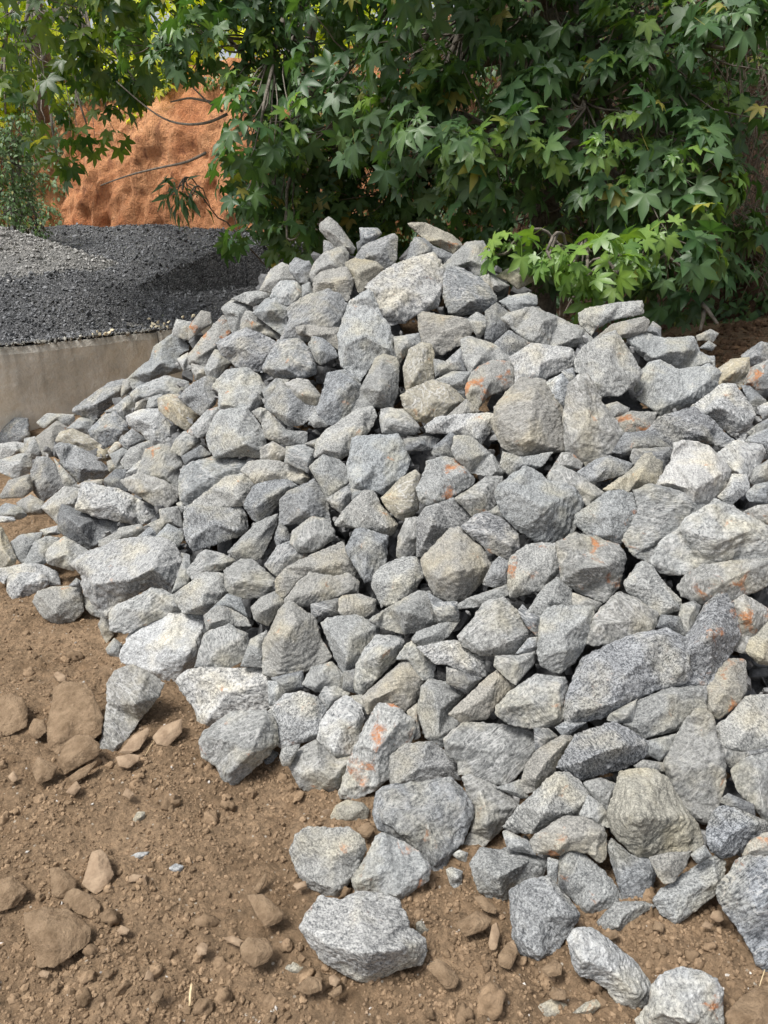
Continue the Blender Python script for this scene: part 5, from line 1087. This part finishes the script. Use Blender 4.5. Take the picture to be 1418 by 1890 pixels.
tree('sweetgum_tree', (1.3, 6.4, .8), (1.0, 6.0, 4.6), [(1080, 200, 4.55, 150, 1.1), (900, 250, 4.6, 150, 1.3), (780, 240, 4.8, 110, 1.1), (1240, 330, 4.5, 150, 1.2), (1230, 470, 4.25, 105, 1.2), (1120, 330, 4.5, 110, 1.1), (700, 240, 5.0, 80, 1.),
   (820, 90, 5.1, 150, 1.1), (980, 70, 5.0, 150, .8), (1180, 90, 4.8, 160, .85), (1340, 90, 4.5, 120, .6), (1300, 230, 4.9, 120, .8), (660, 110, 5.4, 140, 1.), (1290, 520, 4.5, 75, 1.2), (1330, 400, 4.9, 80, 1.),
   (1000, 390, 6.1, 140, 1.2), (1130, 450, 4.9, 110, 1.1), (820, 390, 6.8, 150, 1.3), (650, 400, 7.0, 150, 1.3), (690, 300, 6.9, 150, 1.2), (560, 330, 7.0, 140, 1.2), (560, 190, 6.0, 130, .9), (900, 100, 6.4, 220, .45), (1200, 190, 6.0, 240, .6), (640, -60, 5.6, 180, .9), (1000, -90, 5.2, 220, .9), (1320, -60, 4.8, 180, .9), (700, -230, 4.6, 260, .9), (950, -260, 4.5, 260, .9), (900, -420, 5.6, 330, .75), (1300, -380, 5.2, 330, .75), (560, -380, 6.2, 300, .75), (1000, -250, 7.4, 380, .6), (600, -200, 8.4, 300, .6), (1300, -200, 6.8, 300, .6)],  # puffs above the view carry the crown overhead, added to shade the bank
   'large sweetgum tree with dark glossy star-shaped leaves overhanging the top of the pile', 'tree', .13, newfrac=.2, tr=.14, dens=1.3)
tree('sweetgum_tree', (-.7, 8.3, .9), (-.7, 7.8, 4.9), [(480, 235, 5.4, 75, 1.5), (450, 330, 5.9, 70, 1.2), (500, 400, 6.1, 75, 1.3), (440, 410, 6.6, 55, .9), (530, 440, 5.7, 45, 1.), (345, 100, 6.2, 70, 1.1), (450, 90, 6.0, 120, 1.1), (330, 40, 6.4, 110, 1.), (540, 40, 6.2, 120, 1.), (430, -60, 6.2, 160, .9), (530, 300, 6.9, 100, 1.3), (475, 150, 6.2, 70, 1.2)],
   'slimmer sweetgum tree hanging over the gravel, left of the pile top', 'tree', .13, newfrac=.16, tr=.08)
tree('sweetgum_tree', (-5.4, 13.4, 3.4), (-3.6, 9.5, 6.4), [(50, 90, 7.6, 110, 1.), (170, 60, 7.2, 120, 1.), (60, 200, 7.8, 70, .9), (180, 115, 7.4, 75, 1.), (260, 90, 7.0, 75, 1.), (160, 230, 7.5, 50, .7), (200, 215, 7.4, 40, .9), (105, 290, 7.4, 38, .8), (0, 140, 7.2, 80, 1.), (250, 150, 7.2, 38, .8), (10, 210, 7.0, 60, .8), (60, -20, 7.0, 160, 1.), (250, -20, 6.8, 150, 1.)],
   'sweetgum tree whose boughs hang down over the clay bank in the upper left corner', 'tree', .14, mat=M_HANG, dens=.62, newfrac=.06, tr=.12)
# low bright shoot resting on the crest
tree('sweetgum_sapling', (.95, 4.5, .85), (1.0, 4.05, 1.55), [(1085, 478, 3.85, 62, 1.9), (1010, 462, 3.9, 38, 1.6), (1140, 505, 3.9, 45, 1.8), (1005, 505, 3.95, 34, 1.2), (1065, 525, 3.85, 38, 1.6), (1170, 480, 4.0, 36, 1.2), (940, 455, 4.0, 30, 1.6)],
   'low sapling with bright yellow-green star leaves resting on the crest rocks', 'sapling', .105, mat=M_NEW, tr=.018, m=(5, 8))
# shrubs and far trees on top of the bank
for (px, py, Y, rp, foot, lab) in [(25, 300, 10.2, 62, (-5.0, 10.6, .6), 'small-leaved grey-green shrub at the left picture edge, against the bank'), (52, 350, 11, 34, (-4.8, 11.4, .8), 'sparse low bush right of the left-edge shrub, at the foot of the bank')]:
    tree('shrub', foot, tuple(at(px, py, dY(px, py, Y))), [(px, py, Y, rp, 5), (px+20, py-50, Y, rp*.7, 3), (px-15, py-45, Y, rp*.8, 4), (px+5, py+50, Y+.2, rp*.9, 5), (px-40, py+20, Y, rp, 5), (px-5, py+85, Y-.2, 34, 6), (px+30, py+75, Y-.1, 24, 6)], lab, 'shrub', .06, M_SHRUB, OVAL, (6, 10), tr=.03)
tree('evergreen_sapling', (-1.3, 9.4, 1.2), tuple(at(345, 340, dY(345, 340, 7.8))), [(330, 345, 7.6, 30, 3.0), (350, 365, 7.6, 26, 2.6)], 'dark narrow-leaved sprig in front of the orange clay, above the gravel', 'sapling', .17, M_LEAF, SPEAR, (9, 13), tr=.012)
FARL = ['yellow-green sunlit tree on the bank top, far left', 'yellow-green sunlit tree on the bank top, behind the hanging left boughs', 'bright backlit tree showing in the gap left of the top centre', 'bright backlit tree seen through leaves at the top centre', 'backlit tree behind the right half of the canopy', 'backlit tree at the top right corner behind the leaves']
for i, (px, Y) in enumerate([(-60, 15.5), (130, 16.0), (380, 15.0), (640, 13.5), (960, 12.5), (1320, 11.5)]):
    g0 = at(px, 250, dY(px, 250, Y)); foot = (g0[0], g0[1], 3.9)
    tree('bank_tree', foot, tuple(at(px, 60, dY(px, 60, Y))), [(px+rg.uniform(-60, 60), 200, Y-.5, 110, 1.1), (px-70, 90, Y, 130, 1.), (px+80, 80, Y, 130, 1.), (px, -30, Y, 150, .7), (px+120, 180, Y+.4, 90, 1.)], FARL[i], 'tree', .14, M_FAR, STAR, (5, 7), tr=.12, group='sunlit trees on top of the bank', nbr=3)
# bare twigs against the clay: they belong to the slim tree
sg = [o for o in sc.objects if o.name.startswith('sweetgum_tree.001')][0]; f0 = np.array(sg.location)
for pts in ([(215, 150, 6.9), (260, 190, 6.8), (300, 220, 6.6), (340, 231, 6.4), (385, 228, 6.3), (420, 210, 6.3)], [(186, 342, 6.9), (240, 322, 6.8), (300, 308, 6.6), (345, 300, 6.5), (380, 282, 6.4)], [(350, 155, 6.5), (380, 185, 6.4), (410, 205, 6.3)], [(315, 188, 6.6), (350, 180, 6.5), (400, 190, 6.4)]):
    P = np.array([at(a, b, dY(a, b, c)) for a, b, c in pts]); t = np.linspace(0, 1, len(P)); tt = np.linspace(0, 1, 18); P = np.stack([np.interp(tt, t, P[:, k]) for k in range(3)], 1)
    for _ in range(3): P[1:-1] = (P[:-2]+P[1:-1]*2+P[2:])/4
    v, f = tube(P[::-1], .011, .005, 6); mesh_obj('branch', v-f0, f, M_BARK, sg)
# leafy ground cover growing over the bank: nobody could count it
def cover(n, u0, u1, h0, h1, thr, mat, L, label, tmpl=OVAL, bias=0.0):
    c_ = []; o_ = []
    while len(c_) < n:
        u = rg.uniform(u0, u1); h = rg.uniform(h0, h1); p = bank_point(u, h, rg.uniform(.02, .22))
        if noise3(np.array([[p[0]*1.1, p[1]*1.1, p[2]*1.1]]))[0] < thr: continue
        c_.append(p); i_ = int(u*459); o_.append((nxv[i_], nyv[i_], .3))
    bq = whorls(c_, np.array(o_), (5, 8), L); leaves('ground_cover', *bq, mat, tmpl, kind='stuff', label=label, category='ground cover')
def uX(X): return float(np.interp(X, bx, np.arange(460)))/459
cover(2600, uX(-1.75), uX(4.2), .1, 4.2, -.25, M_LEAF, .085, 'leafy creeper added to darken the shaded bank behind the pile')  # leaf layer added to darken the bank, which only lies in shade
cover(1500, uX(-9.5), uX(-5.9), .3, 4.2, -.3, M_SHRUB, .09, 'grey-green scrub covering the bank at the far left edge')
cover(500, uX(-5.9), uX(-2.0), 3.85, 4.3, -.1, M_HANG, .08, 'green scrub along the top of the orange clay')
# thin hanging stems over the dark right-hand bank
vr = empty('vine_tangle', (2.3, 5.6, .9), label='tangle of thin bare vine stems over the shaded bank at the right edge', category='vines'); f0 = np.array(vr.location)
M_VINE = tone_material('vine_stem', (.12, .095, .07), (.26, .22, .17), 30, .9, 0)
VV = []; FF = []; b = 0
for i in range(95):
    a = at(rg.uniform(1290, 1470), rg.uniform(-40, 260), dY(1350, 200, rg.uniform(5.0, 5.7))); c_ = at(rg.uniform(1270, 1450), rg.uniform(330, 560), dY(1350, 400, rg.uniform(4.8, 5.5)))
    v, f = tube(bezier(a, c_, rg.uniform(-.1, .1), 14, .09), rg.uniform(.002, .0055), .002, 4); VV.append(v); FF += [[k+b for k in g] for g in f]; b += len(v)
mesh_obj('vine_stems', np.vstack(VV)-f0, FF, M_VINE, vr, kind='stuff')
cv = []
for i in range(150): cv.append(at(rg.uniform(1280, 1460), rg.uniform(60, 430), dY(1350, 300, rg.uniform(4.9, 5.6))))
bq = whorls(cv, np.tile([0, -1., 0], (len(cv), 1)), (1, 3), .05); o = leaves('vine_leaves', bq[0]-f0, *bq[1:], M_LEAF, OVAL, kind='stuff'); o.parent = vr
# roots and litter on the shaded soil right of the crest
for pts, lab in [([(1290, 555, 4.35), (1305, 570, 4.2), (1325, 598, 4.1)], 'brown root end sticking out of the shaded soil behind the pile, right of centre'), ([(1300, 570, 4.3), (1298, 590, 4.2), (1293, 610, 4.15)], 'short upright root beside the slanting root behind the pile')]:
    P = np.array([at(a, b_, dY(a, b_, c)) for a, b_, c in pts]); v, f = tube(P, .014, .008, 6); o = mesh_obj('root', v, f, M_BARK, origin=P[0]); o['label'] = lab; o['category'] = 'root'
# bits of straw
M_STRAW = tone_material('straw', (.45, .34, .2), (.6, .48, .3), 30, .8, 0)
for (x1, y1, x2, y2, lab) in [(354, 1817, 350, 1857, 'short straw lying on the soil at the bottom left'), (1412, 1790, 1402, 1822, 'thin dry grass stalk by the striated boulder at the bottom right'), (287, 1365, 268, 1395, 'thin curling rootlet below the brown angular stone')]:
    a = at(x1, y1, dZ(x1, y1, .02)); c_ = at(x2, y2, dZ(x2, y2, .015)); r_ = .0035 if x1 == 354 else .0014
    v, f = tube(bezier(a, c_, .003, 8, .02), r_, r_*.8, 6); o = mesh_obj('straw', v, f, M_STRAW, origin=a); o['label'] = lab; o['category'] = 'straw'
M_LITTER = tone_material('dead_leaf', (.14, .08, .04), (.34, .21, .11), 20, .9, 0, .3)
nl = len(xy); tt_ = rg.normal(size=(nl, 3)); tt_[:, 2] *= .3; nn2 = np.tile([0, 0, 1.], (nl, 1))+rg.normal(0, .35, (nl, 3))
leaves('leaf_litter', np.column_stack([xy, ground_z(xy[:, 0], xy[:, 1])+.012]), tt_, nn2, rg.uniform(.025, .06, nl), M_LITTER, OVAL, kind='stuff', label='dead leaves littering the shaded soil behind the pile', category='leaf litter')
